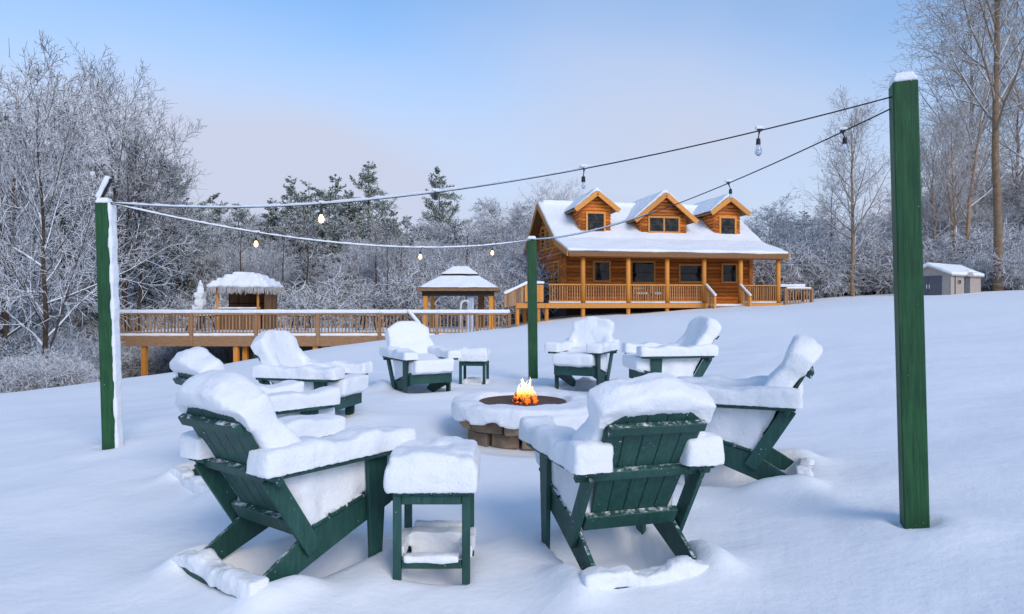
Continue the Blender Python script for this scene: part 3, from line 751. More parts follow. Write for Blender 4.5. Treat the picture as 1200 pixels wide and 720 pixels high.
for i in range(5):
    x = (i - 2) * .112
    def slat(m, x=x, i=i):
        L = tops[i]; tl = (.045 if i in (0, 4) else .015) * (1 if i > 2 else -1 if i < 2 else 0)
        P = []
        for dn in (-.011, .011):
            for sx, l in ((-1, 0), (1, 0), (1, L - tl), (-1, L + tl)):
                px = (i - 2) * (.118 if l else .094) + sx * (.0575 if l else .0455)
                P.append(Vector((px, 0, 0)) + b0 + d_back * l + n_back * dn)
        m.addf(P, [(0, 1, 2, 3), (7, 6, 5, 4), (0, 4, 5, 1), (1, 5, 6, 2), (2, 6, 7, 3), (3, 7, 4, 0)])
    cpart('back_slat', slat)
def atb(l, dn): return b0 + d_back * l + n_back * dn
c1 = atb(.415, -.034); c2 = atb(.72, -.032); c3 = atb(.06, -.032)
for c, w, h in ((c1, .41, .060), (c2, .285, .055), (c3, .29, .10)):
    cpart('crosspiece', lambda m: m.beam(c - Vector((w, 0, 0)), c + Vector((w, 0, 0)), .040, h, up=d_back))
for i in range(5):
    y = .32 + i * .125; z = .205 + (y - .25) * (.16 / .61) + .012
    cpart('seat_slat', lambda m: m.beam((-.33, y, z), (.33, y, z), .11, .022, up=(0, -.25, 1)))
cpart('seat_apron', lambda m: m.beam((-.317, .872, .29), (.317, .872, .29), .022, .13))
cpart('stretcher', lambda m: m.beam((-.34, -.10, -.05), (.34, -.10, -.05), .09, .08))

def chair_snow(seed):
    rg = random.Random(seed); u = rg.uniform; out_ = []
    def wave(k, a, f): return a * math.sin(k * f + seed)
    # arms: long soft bolsters that climb into the back snow
    for s in (-1, 1):
        m = MB(); n = 26
        for k in range(n):
            y = -.05 + .97 * k / (n - 1); h = .155 + wave(k, .014, .55) + wave(k, .008, 1.3) + (.03 * max(0, 1 - k / 6)); w = .222 + wave(k + 9, .012, .8)
            m.box((s * (.345 - .01), y, .53 + h / 2), (w, .09, h + .02))
        out_.append(('arm_snow', blob(m, .013, 44, .016, 6, seed + s, SNOW, 'arm_snow', [((0, 0, .576), (0, 0, 1))], .004)))
    # seat: deep, bulging over the front edge, reaching the back
    m = MB(); n = 20
    for k in range(n):
        y = .24 + .70 * k / (n - 1); zb = .205 + (y - .25) * .26; top = .555 + wave(k, .015, .5) + .06 * max(0, 1 - k / 8)
        m.bx(-.305 + wave(k, .012, .9), .305 + wave(k + 5, .012, .8), y - .05, y + .05, zb, top)
    out_.append(('seat_snow', blob(m, .015, 26, .018, 5, seed, SNOW, 'seat_snow', (), .004)))
    # back: layer on the reclined face, hood over the top
    m = MB(); M = Matrix((Vector((1, 0, 0)), n_back, d_back)).transposed()
    for k in range(16):
        l = .18 + .60 * k / 15; hw_ = .30
        t = .14 + wave(k, .014, .6)
        m.box(atb(l, t / 2 + .022), (2 * hw_, t, .09), M)
    for s in (-1, 1):
        for k in range(9):
            q = k / 8; l = .66 - .24 * q
            m.box(atb(l, .085 + .03 * q) + Vector((s * (.275 + .05 * q), 0, 0)), (.11, .15 + .04 * q, .09), M)
    for i in range(13):
        x = (i - 6) / 6 * .30; l = .825 - .09 * (x / .28) ** 2 + wave(i, .008, 1.1)
        m.box(atb(l + .045, .075) + Vector((x, 0, 0)), (.09, .205 + wave(i, .015, .9), .135), M)
        m.box(atb(l + .03, .055) + Vector((x * .93, .03, .04)), (.08, .16, .13))
    out_.append(('back_snow', blob(m, .015, 32, .020, 5, seed + 9, SNOW, 'back_snow', [(tuple(atb(.4, -.004)), tuple(n_back), tuple(d_back), .36)], .004)))
    # ground-level stretcher
    m = MB()
    for k in range(16):
        x = -.37 + .74 * k / 15; h = .062 + wave(k, .018, .7) + wave(k, .008, 1.9); m.box((x, -.11 + wave(k, .012, .5), -.012 + h / 2), (.08, .105 + wave(k, .015, 1.1), h + .02))
    out_.append(('stretcher_snow', blob(m, .011, 12, .022, 7, seed + 4, SNOW, 'stretcher_snow', (), .005)))
    return out_
SNOWS = [chair_snow(s) for s in (11, 12, 13)]
CL = ['green adirondack chair with four back slats showing, side table at its right arm',
      'green adirondack chair tucked behind the arm of the chair next to the side table',
      'green adirondack chair turned sideways to the fire in front of the raised deck',
      'green adirondack chair facing the fire with the small table at its left arm',
      'green adirondack chair facing the fire beside the middle green post',
      'green adirondack chair in profile, its arm heaped in snow, below the cabin steps',
      'green adirondack chair in profile with exposed slanted rear brace, beside the tall green post',
      'green adirondack chair seen squarely from behind with wide snow hood over its back']
for i, (x, y, h) in enumerate(CHAIRS):
    o = empty('adirondack_chair', (x, y, gz(x, y) + .025), -R(h), CL[i], 'chair', 'adirondack chairs around the fire pit')
    o.location.z += (.0, 0, 0, 0, 0, 0, -.015, -.025)[i]; o.scale = (.94, .94, .95)
    for nm, mes in CM.items():
        for me in mes: put(nm, me, PAINT, o)
    for nm, me in SNOWS[(i * 2) % 3]: put(nm, me, None, o)

# ------------------------------------------------------------------ side tables
TMW, TMD, TMH = .40, .42, .455
def make_table(i, x, y, h, label):
    o = empty('side_table', (x, y, gz(x, y) - .025), -R(h), label, 'table', 'small square tables between the chairs')
    hw, hd = TMW / 2 - .02, TMD / 2 - .02
    for sx in (-1, 1):
        for sy in (-1, 1): put('leg', B1(lambda m: m.bx(sx * hw - .021, sx * hw + .021, sy * hd - .018, sy * hd + .018, -.03, TMH - .02), 'leg'), PAINT, o)
    for sy in (-1, 1):
        put('apron', B1(lambda m: m.bx(-hw + .022, hw - .022, sy * hd - .012, sy * hd + .012, TMH - .07, TMH - .021), 'apron'), PAINT, o)
        put('stretcher', B1(lambda m: m.bx(-hw + .022, hw - .022, sy * hd - .012, sy * hd + .012, .05, .095), 'stretcher'), PAINT, o)
    for sx in (-1, 1):
        put('apron', B1(lambda m: m.bx(sx * hw - .012, sx * hw + .012, -hd + .02, hd - .02, TMH - .07, TMH - .021), 'apron'), PAINT, o)
        put('stretcher', B1(lambda m: m.bx(sx * hw - .012, sx * hw + .012, -hd + .02, hd - .02, .05, .095), 'stretcher'), PAINT, o)
    for k in range(4):
        w = TMW / 4; put('top_slat', B1(lambda m: m.bx(-TMW / 2 + k * w + .003, -TMW / 2 + (k + 1) * w - .003, -TMD / 2 - .01, TMD / 2 + .01, TMH - .02, TMH), 'top_slat'), PAINT, o)
    m = MB(); rg = random.Random(i + 40)
    m.bx(-.228, .228, -.25, .25, TMH - .03, TMH + .12); m.bx(-.24, .24, -.26, .26, TMH + .01, TMH + .13)
    for a in range(4):
        for b in range(4): m.box((-.15 + a * .1, -.16 + b * .107, TMH + .105), (.14, .15, .17 + rg.uniform(-.03, .03)))
    put('table_snow', blob(m, .012, 24, .012, 6, i + 3, SNOW, 'table_snow', [((0, 0, TMH + .004), (0, 0, 1))], .004), None, o)
    m = MB()
    for sx in (-1, 1): m.bx(sx * hw - .03, sx * hw + .03, -hd + .04, hd - .02, .09, .15)
    for sy in (-1, 1): m.bx(-hw + .04, hw - .04, sy * hd - .03, sy * hd + .035, .085, .125 + (.05 if sy > 0 else 0))
    m.bx(-.14, .14, .04, .19, -.02, .16)
    put('stretcher_snow', blob(m, .010, 6, .012, 10, i + 8, SNOW, 'stretcher_snow'), None, o)
make_table(0, *TABLES[0], 'small green side table with open legs and tall square block of snow on top')
make_table(1, *TABLES[1], 'small green side table beyond the fire pit next to the middle green post')

# ------------------------------------------------------------------ fire pit
PZ = gz(*PIT) + .0
pit = empty('fire_pit', (PIT[0], PIT[1], PZ), 0, 'round stone fire pit heaped with a ring of snow', 'fire pit')
rg = random.Random(7)
for course, (r, z0, z1, n, off) in enumerate(((.575, -.06, .085, 11, .2), (.65, .09, .255, 10, .05))):
    for k in range(n):
        a0 = 2 * math.pi * (k + off) / n; a1 = a0 + 2 * math.pi / n - .03 / r * 1.0
        ro = r + rg.uniform(-.02, .02); ri = .42; zt = z1 + rg.uniform(-.012, .008)
        P = []
        for z in (z0, zt):
            for rr, a in ((ri, a0), (ro, a0), (ro * 1.006, (a0 + a1) / 2), (ro, a1), (ri, a1), (ri, (a0 + a1) / 2)):
                P.append((rr * math.cos(a) + rg.uniform(-.006, .006), rr * math.sin(a) + rg.uniform(-.006, .006), z + rg.uniform(-.006, .006)))
        mb = MB().addf(P, [(0, 1, 2, 3, 4, 5), (11, 10, 9, 8, 7, 6)] + [(i, i + 6, (i + 1) % 6 + 6, (i + 1) % 6) for i in range(6)])
        put('stone', mb.mesh('stone', bevel=.012), STONE, pit)
put('bowl', MB().lathe([(.0, .300), (.30, .303), (.41, .312), (.435, .325), (.45, .325), (.45, .12), (.0, .10)], 40).mesh('bowl', smooth=True), ASH, pit)
m = MB(); n = 72
for k in range(n):
    a = 2 * math.pi * k / n; w1 = math.sin(a * 3 + 1) * .5 + math.sin(a * 5 + 2) * .3 + math.sin(a * 11) * .2
    ro = .72 + .02 * w1 + .10 * max(0, math.cos(a + .75)) ** 3
    Mz = Matrix.Rotation(a, 3, 'Z')
    for r0, r1, z0, z1 in ((.435, .52, .25, .318), (.49, ro - .03, .24, .355 + .012 * w1), (.56, ro + .02, .215 + .02 * w1, .35 + .015 * w1), (.66, ro + .025, .19 + .03 * math.sin(a * 13 + 2) + .02 * w1, .33)):
        m.box(((r0 + r1) / 2 * math.cos(a), (r0 + r1) / 2 * math.sin(a), (z0 + z1) / 2), (r1 - r0, .09, z1 - z0), Mz)
for k in range(9):
    a = -.25 - .12 * k; m.box((.78 * math.cos(a), .78 * math.sin(a), .13), (.22, .14, .34), Matrix.Rotation(a, 3, 'Z'))
put('rim_snow', blob(m, .016, 18, .018, 6, 2, SNOW, 'rim_snow', (), .004), None, pit)
for k in range(5):
    a = k * 1.3 + .4; p = Vector((.02 + .12 * math.cos(a), .02 + .12 * math.sin(a), .325 + .02 * (k % 2)))
    q = Vector((.02 - .10 * math.cos(a + .4), .02 - .10 * math.sin(a + .4), .35 + .02 * k / 2))
    put('burning_log', MB().tube([p, (p + q) / 2, q], .024, 7), EMBER if k % 2 else ASH, pit)
fire = empty('fire', (PIT[0] + .03, PIT[1], PZ + .315), 0, 'small bright orange fire burning in the stone pit', 'fire')
for k in range(46):
    a = rg.uniform(0, 6.28); r = rg.random() ** .75 * .17
    x, y = r * math.cos(a), r * math.sin(a); H = (.27 - r * 1.2) * rg.uniform(.40, 1.15) + .03
    ph = rg.uniform(0, 6.28); pts = []; rr = []
    for i in range(8):
        t = i / 7; pts.append((x + .03 * math.sin(ph + t * 5) * t - x * .35 * t, y + .03 * math.cos(ph * 1.7 + t * 4) * t - y * .35 * t, H * t))
        rr.append((.007 + .05 * H) * (math.sin(math.pi * min(1, .22 + t * .78)) ** .8) * (1 - t * .55) * rg.uniform(.75, 1.2) + .001)
    put('flame', MB().tube(pts, rr, 6).mesh('flame', smooth=True), FLAME, fire)

# ------------------------------------------------------------------ posts
def post(x, y, w, top, lean, rz, label, side=False, stick=False, bev=.006):
    z = gz(x, y); o = empty('green_post', (x, y, z), 0, label, 'post', 'posts carrying the string lights')
    H = top - z
    o.rotation_euler = (0, lean, 0)
    put('timber', MB().box((0, 0, (H - .5) / 2), (w, w, H + .5), Matrix.Rotation(rz, 3, 'Z')).mesh('timber', bevel=bev), POSTPAINT, o)
    m = MB(); M = Matrix.Rotation(rz, 3, 'Z')
    m.box((0, 0, H + .012), (w * .98, w * .98, .03), M).box((0, 0, H + .03), (w * .8, w * .8, .045), M)
    put('snow_cap', blob(m, .007, 5, .006, 12, x, SNOW, 'snow_cap'), None, o)
    if side:
        m = MB()
        for k in range(28): m.box((w / 2 + .012, 0, H * (k + .5) / 28), (.030 + .01 * math.sin(k * 1.7), w * .95, H / 26))
        put('side_snow', blob(m, .012, 3, .006, 9, x, SNOW, 'side_snow'), None, o)
    if stick:
        s = put('bracket', MB().beam((-.05, 0, H + .01), (.085, -.02, H + .235), .03, .016), BLACK, o)
        put('bracket_snow', blob(MB().beam((-.055, 0, H + .055), (.065, -.02, H + .255), .055, .05), .008, 5, .006, 12, 1, SNOW, 'bracket_snow'), None, s)
    return o
post(*POSTS[0], .125, 2.36, R(-1.7), R(8), 'green square post with snow clinging down its side and a slanted bracket on top', True, True)
post(*POSTS[1], .145, 2.45, R(-.6), R(5), 'slender green post standing behind the fire pit')
post(*POSTS[2], .125, 2.62, R(-1.5), R(-19), 'tall green post with a snow cap standing clear of the chairs')

# ------------------------------------------------------------------ string lights
def pix(u, v, d): return Vector(((u - 600) / F * d, d, EYE - (v - HV) / F * d))
def catenary(a, b, sag, n=40, jit=0.0):
    rgj = random.Random(3)
    return [a.lerp(b, i / n) - Vector((0, 0, 4 * sag * (i / n) * (1 - i / n))) for i in range(n + 1)]
def string(a, b, sag, snow, bulbs, label, drops):
    pts = catenary(a, b, sag); o = empty('string_light', a, 0, label, 'string light', 'light strings between the green posts')
    loc = [p - a for p in pts]
    put('cable', MB().tube(loc, .0042, 6).mesh('cable', smooth=True), BLACK, o)
    i0, i1 = int(snow[0] * 40), int(snow[1] * 40)
    if i1 > i0:
        sp = []; sr = []
        rgs = random.Random(int(a.x * 50 + b.x * 9)); 
        for i in range(i0 * 3, i1 * 3 + 1):
            k = min(i / 3, 39.999); p = loc[int(k)].lerp(loc[int(k) + 1], k - int(k))
            ed = min(1, (i - i0 * 3) / 6 + .1, (i1 * 3 - i) / 12 + .1)
            r = (.007 + .006 * rgs.random()) * ed; sp.append(p + Vector((0, 0, .0045 + r * .6))); sr.append(r)
        put('cable_snow', MB().tube(sp, sr, 7, sz=1.1).mesh('cable_snow', smooth=True), SNOW, o)
    for t, lit, L in bulbs:
        k = t * 40; p = loc[int(k)].lerp(loc[min(40, int(k) + 1)], k - int(k))
        yy = Vector((random.Random(t).uniform(-.02, .02), 0, 0))
        s = put('socket', MB().tube([p, p + yy * .5 - Vector((0, 0, L * .5)), p + yy - Vector((0, 0, L))], [.008, .0035, .0035], 6)
                .lathe([(.003, 0), (.012, -.003), (.014, -.036), (.011, -.04)], 10, p + yy - Vector((0, 0, L))).box(p + Vector((0, 0, .004)), (.026, .012, .014)), BLACK, o)
        q = p + yy - Vector((0, 0, L + .037)); g = .72 if lit or t == .89 else .48
        put('bulb', MB().lathe([(r_ * g, z_ * g) for r_, z_ in ((.0, .0), (.013, -.002), (.019, -.02), (.029, -.045), (.031, -.062), (.024, -.084), (.010, -.096), (.0, -.098))], 14, q).mesh('bulb', smooth=True), BULBL if lit else BULBC, s)
        put('bulb_snow', blob(MB().box(p + Vector((0, 0, .018)), (.05, .03, .02)), .006, 2, .003, 20, t, SNOW, 'bulb_snow'), None, s)
LT = Vector((POSTS[0][0] + .02, 6.55, 2.36)); MT = Vector((.34, 11.25, 2.44)); RT = Vector((2.14, 3.78, 2.55))
string(LT, RT, .255, (.0, .80), [(.388, True, .045), (.55, False, .015), (.723, False, .05), (.89, False, .045)], 'light string spanning from snow sided post to tall post', None)
string(LT + Vector((0, 0, -.01)), MT, .26, (.0, 1.0), [(.237, True, .05), (.62, True, .05), (.85, True, .05)], 'light string from snow sided post to slender post with three lit bulbs', None)
string(MT, RT + Vector((.01, 0, -.05)), .18, (.0, .62), [(.772, False, .045), (.941, False, .035)], 'light string from slender post to tall post with two unlit bulbs', None)

# ------------------------------------------------------------------ trees
def nrm(a): return a / np.maximum(np.linalg.norm(a, axis=-1, keepdims=True), 1e-9)
def spawn(P, Rr, M, t0, t1, ang, lenf, npt, rng, bend=0.0, jit=0.06, rf=0.6, rmin=0.006, taper=0.8, flat=False, spread=0.25, tiers=0):
    """M children on each of the parent branches: P (N,K,3) points, Rr (N,K) radii"""
    n, K = Rr.shape
    t = t0 + (t1 - t0) * (np.arange(M)[None, :] + rng.uniform(0, 1, (n, M))) / M
    if tiers: t = np.clip((np.round(t * tiers) + rng.normal(0, .07, (n, M))) / tiers, t0, t1)
    s = t * (K - 1); i = np.clip(s.astype(int), 0, K - 2); f = (s - i)[..., None]
    ar = np.arange(n)[:, None]
    base = P[ar, i] * (1 - f) + P[ar, i + 1] * f
    rad = Rr[ar, i] * (1 - f[..., 0]) + Rr[ar, i + 1] * f[..., 0]
    tan = nrm(P[ar, i + 1] - P[ar, i])
    L = np.linalg.norm(np.diff(P, axis=1), axis=-1).sum(1)[:, None]
    ref = np.where(np.abs(tan[..., 2:3]) > .95, np.array([1., 0, 0]), np.array([0, 0, 1.]))
    a = nrm(np.cross(tan, ref)); b = np.cross(a, tan)
    if flat: phi = np.where((np.arange(M)[None, :] % 2) == 0, 0.0, math.pi) + rng.normal(0, .35, (n, M))
    else: phi = np.arange(M)[None, :] * 2.39996 + rng.uniform(0, 6.28, (n, 1)) + rng.normal(0, .4, (n, M))
    an = ang + rng.normal(0, spread, (n, M)) * ang
    d = tan * np.cos(an)[..., None] + (a * np.cos(phi)[..., None] + b * np.sin(phi)[..., None]) * np.sin(an)[..., None]
    lf = lenf(t) if callable(lenf) else lenf
    ln = L * lf * rng.uniform(.7, 1.25, (n, M))
    k = np.linspace(0, 1, npt)
    pts = base[:, :, None, :] + d[:, :, None, :] * (ln[..., None] * k)[..., None]
    wob = np.cumsum(rng.normal(0, 1, (n, M, npt, 3)), axis=2); wob -= wob[:, :, :1]
    pts = pts + wob * (jit * ln / npt)[..., None, None] * 1.6
    pts[..., 2] += bend * ln[..., None] * k ** 2
    r0 = np.maximum(rad * rf, rmin)
    rr = r0[..., None] * (1 - taper * k)
    rr = np.maximum(rr, rmin * .6)
    return pts.reshape(n * M, npt, 3), rr.reshape(n * M, npt)
def tubes(P, Rr, k=4, tall=1.0):
    n, K = Rr.shape
    tan = np.empty_like(P); tan[:, 1:-1] = P[:, 2:] - P[:, :-2]; tan[:, 0] = P[:, 1] - P[:, 0]; tan[:, -1] = P[:, -1] - P[:, -2]
    tan = nrm(tan); ref = np.where(np.abs(tan[..., 2:3]) > .97, np.array([1., 0, 0]), np.array([0, 0, 1.]))
    x = nrm(np.cross(tan, ref)); z = np.cross(x, tan)
    a = np.arange(k) * 2 * math.pi / k
    V = P[:, :, None, :] + (x[:, :, None, :] * np.cos(a)[None, None, :, None] + z[:, :, None, :] * (tall * np.sin(a))[None, None, :, None]) * Rr[:, :, None, None]
    V = V.reshape(-1, 3)
    bi = (np.arange(n)[:, None, None] * K + np.arange(K - 1)[None, :, None]) * k
    j = np.arange(k)[None, None, :]; jn = (j + 1) % k
    Q = np.stack([bi + j, bi + jn, bi + jn + k, bi + j + k], -1).reshape(-1, 4)
    return V, Q
def join(parts):
    Vs, Qs, o = [], [], 0
    for V, Q in parts: Vs.append(V); Qs.append(Q + o); o += len(V)
    return np.concatenate(Vs), np.concatenate(Qs)
def trunk_line(H, r, rng, lean=(0, 0), wob=.02, n=14):
    k = np.linspace(0, 1, n); P = np.zeros((1, n, 3)); P[0, :, 2] = H * k - .4 * (1 - k)
    w = np.cumsum(rng.normal(0, 1, (n, 2)), 0); w -= w[0]
    P[0, :, :2] = w * H * wob / math.sqrt(n) + np.outer(k, lean) * H
    rr = r * ((1 - k) ** .8 * .93 + .07); rr[0] *= 1.25
    return P, rr[None, :]
def deciduous(seed, H=12, r=.16, n1=26, t0=.25, l1=.42, ang1=.85, n2=9, n3=7, n4=3, up=.12, stems=1, tw=.011, lean=(0, 0), shape=.55, wob=.02, jt=1.0):
    rng = np.random.default_rng(seed); tr, cr = [], []
    Ts, Rs = [], []
    for s in range(stems):
        a = 6.28 * s / stems + seed; sp = (.13 if stems > 1 else 0)
        P, rr = trunk_line(H * (1 if s == 0 else rng.uniform(.75, .95)), r * (1 if s == 0 else .75), rng, (lean[0] + sp * math.cos(a), lean[1] + sp * math.sin(a)), wob)
        Ts.append(P); Rs.append(rr)
    T = np.concatenate(Ts); RT_ = np.concatenate(Rs)
    tr.append(tubes(T, RT_, 8))
    n1 = max(8, int(n1 / stems ** .6))
    A, RA = spawn(T, RT_, n1, t0, .97, ang1, lambda t: l1 * (1 - shape * ((t - t0) / (1 - t0)) ** 1.5), 7, rng, up, .10 * jt, .5, .018)
    cr.append(tubes(A, RA, 5))
    Bq, RB = spawn(A, RA, n2, .2, .98, .75, lambda t: .48 * (1 - .5 * t), 5, rng, up * .6, .12 * jt, .55, .011)
    cr.append(tubes(Bq, RB, 4, 1.2))
    C, RC = spawn(Bq, RB, n3, .15, 1.0, .75, lambda t: .50 * (1 - .4 * t), 3, rng, .05, .12 * jt, .6, tw)
    cr.append(tubes(C, RC, 4, 1.45))
    if n4:
        D, RD = spawn(C, RC, n4, .2, 1.0, .7, .55, 2, rng, .0, .12, .7, tw * .9, .5)
        cr.append(tubes(D, RD, 4, 1.5))
    return join(tr), join(cr)
def pine(seed, H=14, r=.16, n1=64, t0=.30, l1=.20, n2=11, n3=8, droop=-.05, tw=.022, bare=.0, rag=.35, tiers=0):
    rng = np.random.default_rng(seed)
    T, RT_ = trunk_line(H, r, rng, wob=.008)
    tr = [tubes(T, RT_, 8)]
    gap = rng.uniform(1 - rag, 1.1, 400)
    A, RA = spawn(T, RT_, n1, t0, .985, 1.35, lambda t: l1 * (np.clip(1 - (t - t0) / (1 - t0), 0, 1) ** .75 + .07) * gap[(t * 399).astype(int)], 6, rng, droop + .14, .06, .45, .014, tiers=tiers)
    cr = [tubes(A, RA, 5)]
    Bq, RB = spawn(A, RA, n2, .22, 1.0, .95, lambda t: .42 * (1.05 - .6 * t), 4, rng, .03, .08, .6, .012, flat=True)
    cr.append(tubes(Bq, RB, 4))
    C, RC = spawn(Bq, RB, n3, .15, 1.0, .8, lambda t: .50 * (1 - .3 * t), 2, rng, .06, .08, 1.0, tw, .6)
    cr.append(tubes(C, RC, 4, .75))
    return join(tr), join(cr)
def shrub(seed, H=2.6, stems=14, tw=.010):
    rng = np.random.default_rng(seed)
    P = np.zeros((stems, 7, 3)); k = np.linspace(0, 1, 7)
    for s in range(stems):
        a = rng.uniform(0, 6.28); sp = rng.uniform(.1, .65); h = H * rng.uniform(.55, 1)
        P[s, :, 0] = math.cos(a) * (sp * H * k ** 1.2 * .8 + .15); P[s, :, 1] = math.sin(a) * (sp * H * k ** 1.2 * .8 + .15); P[s, :, 2] = h * (k - .12 * k ** 3) - .1
    Rr = .016 * (1 - .7 * k)[None, :] * np.ones((stems, 1))
    cr = [tubes(P, Rr, 4, 1.1)]
    A, RA = spawn(P, Rr, 9, .15, 1.0, .8, .42, 5, rng, -.05, .14, .7, tw); cr.append(tubes(A, RA, 4, 1.4))
    Bq, RB = spawn(A, RA, 6, .15, 1.0, .8, .5, 4, rng, -.06, .14, .8, tw * .9); cr.append(tubes(Bq, RB, 4, 1.5))
    C, RC = spawn(Bq, RB, 4, .2, 1.0, .8, .5, 2, rng, -.05, .14, .8, tw * .8); cr.append(tubes(C, RC, 4, 1.5))
    return join(cr)
PROTO = {}
def proto(key, gen, mt, mc):
    (tv, tq), (cv, cq) = gen
    a = raw_mesh('trunk', tv, tq, True); a.materials.append(mt)
    c = raw_mesh('crown', cv, cq); c.materials.append(mc)
    PROTO[key] = (a, c, float(cv[:, 2].max()))
for k in range(3): proto('frost%d' % k, deciduous(20 + k, 11, .10, 28, .14, .42, .9, 10, 8, 4, tw=.0105), BARK, TWIG)
proto('thicket0', deciduous(31, 8, .06, 30, .05, .50, 1.0, 9, 8, 4, tw=.0095, stems=3), BARK, TWIG)
proto('thicket1', deciduous(32, 8, .06, 30, .05, .55, 1.1, 9, 8, 4, tw=.0095, stems=2), BARK, TWIG)
proto('tall0', deciduous(41, 26, .24, 30, .36, .27, .70, 9, 6, 3, .18, tw=.011, shape=.5, wob=.007, jt=.5), BARKB, TWIGD)
proto('bare0', deciduous(43, 15, .18, 24, .28, .36, .72, 9, 6, 3, .18, tw=.008, shape=.5, jt=.5), BARKB, TWIGD)
proto('bare1', deciduous(42, 15, .21, 24, .34, .30, .62, 8, 6, 3, .22, tw=.008, stems=3, jt=.5), BARKB, TWIGD)
proto('bare2', deciduous(44, 15, .20, 30, .20, .32, .72, 9, 6, 3, .15, tw=.008, jt=.5), BARKB, TWIGD)
proto('dark0', deciduous(46, 13, .19, 28, .36, .46, .52, 10, 7, 3, .16, tw=.0085, stems=2, jt=.5), BARK, TWIGK)
proto('dark1', deciduous(47, 9, .13, 24, .16, .46, .95, 9, 7, 3, .10, tw=.0085, lean=(.04, 0), jt=.6), BARK, TWIGM)
proto('pole0', deciduous(48, 14, .15, 16, .55, .16, .8, 7, 5, 2, .15, tw=.009), BARK, TWIGK)
proto('pole1', deciduous(49, 14, .13, 12, .62, .14, .7, 7, 5, 2, .15, tw=.009), BARK, TWIGK)
proto('pine0', pine(51, 14, .15, 84, .34, .25, 14, 10, tw=.028, tiers=22), BARK, NEEDLE)
proto('pine1', pine(52, 14, .15, 78, .36, .24, 14, 10, tw=.028, rag=.45, tiers=22), BARK, NEEDLE)
proto('pine2', pine(53, 14, .13, 78, .32, .20, 14, 10, tw=.028, rag=.45, tiers=22), BARK, NEEDLE)
proto('hemlock0', pine(55, 10, .14, 80, .05, .30, 12, 9, -.22, .020), BARK, NEEDLEW)
proto('hemlock1', pine(56, 10, .14, 76, .06, .34, 12, 9, -.20, .020), BARK, NEEDLEW)
SHRUB = []
for k in range(3):
    v, q = shrub(61 + k); me = raw_mesh('shrub', v, q); me.materials.append(TWIG); SHRUB.append(me)

trg = random.Random(99)
def tree(key, u, d, vtop, label, group=None, name='bare_tree', cat='tree', wide=1.0, rz=None, x=None):
    X = (u - 600) / F * d if x is None else x
    z = gz(X, d) - .1
    H = EYE + (HV - vtop) / F * d - z
    a, c, h = PROTO[key]; s = H / h
    o = empty(name, (X, d, z), trg.uniform(0, 6.28) if rz is None else rz, label, cat, group)
    o.scale = (s * wide, s * wide, s)
    put('trunk', a, None, o); put('crown', c, None, o)
    return o
# trees that stand out
tree('dark1', 47, 19.0, 55, 'slim dark trunked tree with snow on every twig standing on the lawn edge', name='frosted_tree', wide=.7)
tree('dark0', 156, 34.0, 66, 'tall bare forked tree rising behind the deck above the snow sided post', wide=.88, rz=2.2)
tree('dark1', 6, 24.0, 34, 'tall frosted tree at the outer edge of the woods past the slim dark trunk', name='frosted_tree', wide=.7)
tree('bare2', 1000, 38.5, 102, 'straight brown trunked bare tree between the cabin and the tall green post', wide=.9)
tree('bare1', 1122, 41.0, 66, 'bare tree with several diverging brown stems behind the garden shed', wide=.85)
tree('tall0', 1169, 36.0, -260, 'large bare tree with thick pale brown trunk beside the garden shed')
tree('tall0', 1138, 47.0, -60, 'tall straight bare tree rising behind the shed roof')
tree('tall0', 1208, 43.0, -120, 'tall bare tree in the woods past the thick pale brown trunk', wide=.9)
tree('bare0', 648, 62.0, 206, 'wispy bare treetop showing over the cabin roof ridge')
tree('frost1', 600, 52.0, 228, 'wide frosted crown standing close to the cabin gable', name='frosted_tree', wide=1.3)
tree('frost0', 905, 44.0, 226, 'broad frosted crown rising at the porch end of the cabin', name='frosted_tree', wide=1.4)
tree('frost2', 955, 48.0, 236, 'frosted tree between the porch end and the straight brown trunk', name='frosted_tree', wide=1.3)
tree('pine0', 432, 58.0, 190, 'tallest green pine in the woods beyond the deck railing', name='pine_tree')
tree('pine1', 516, 56.0, 196, 'lone green pine rising above frosted crowns behind the gazebo', name='pine_tree')
for u, v, k in ((340, 206, 'pine2'), (362, 210, 'pine1'), (392, 204, 'pine2'), (250, 226, 'pine1'), (318, 232, 'pine2'), (232, 246, 'pine0'), (410, 222, 'pine2'), (280, 238, 'pine0'), (378, 222, 'pine0'), (462, 246, 'pine2')):
    tree(k, u, 55 + trg.uniform(-3, 6), v, 'slender green pine between the thatched hut and the tallest pine', 'slender pines beyond the deck', 'pine_tree')
for u, v, d, k in ((357, 236, 39.5, 'pole0'), (457, 268, 37.5, 'pole1'), (331, 250, 39, 'pole1'), (473, 262, 40, 'pole0'), (284, 245, 39, 'pole0'), (547, 255, 40, 'pole1'), (437, 252, 40, 'pole1'), (205, 235, 39, 'pole0')):
    tree(k, u, d, v, 'thin dark pole like trunk standing in front of the frosted woods behind the deck', 'thin dark trunks behind the deck', 'slender_tree')
for u, v, d, k in ((1062, 150, 46, 'pole0'), (1098, 120, 45, 'bare0'), (1146, 100, 47, 'bare0'), (1190, 60, 48, 'bare2'), (975, 205, 47, 'pole0')):
    tree(k, u, d, v, 'slim brown bare tree among the frosted woods around the shed', 'slim brown trees around the shed')
for u, v, d, k in ((198, 188, 44, 'pine0'), (118, 192, 42, 'pine1'), (72, 128, 38, 'hemlock0'), (212, 225, 46, 'hemlock1')):
    tree(k, u, d, v, 'dark green snow laden conifer behind the tall forked tree', 'conifers behind the forked tree', 'conifer_tree')
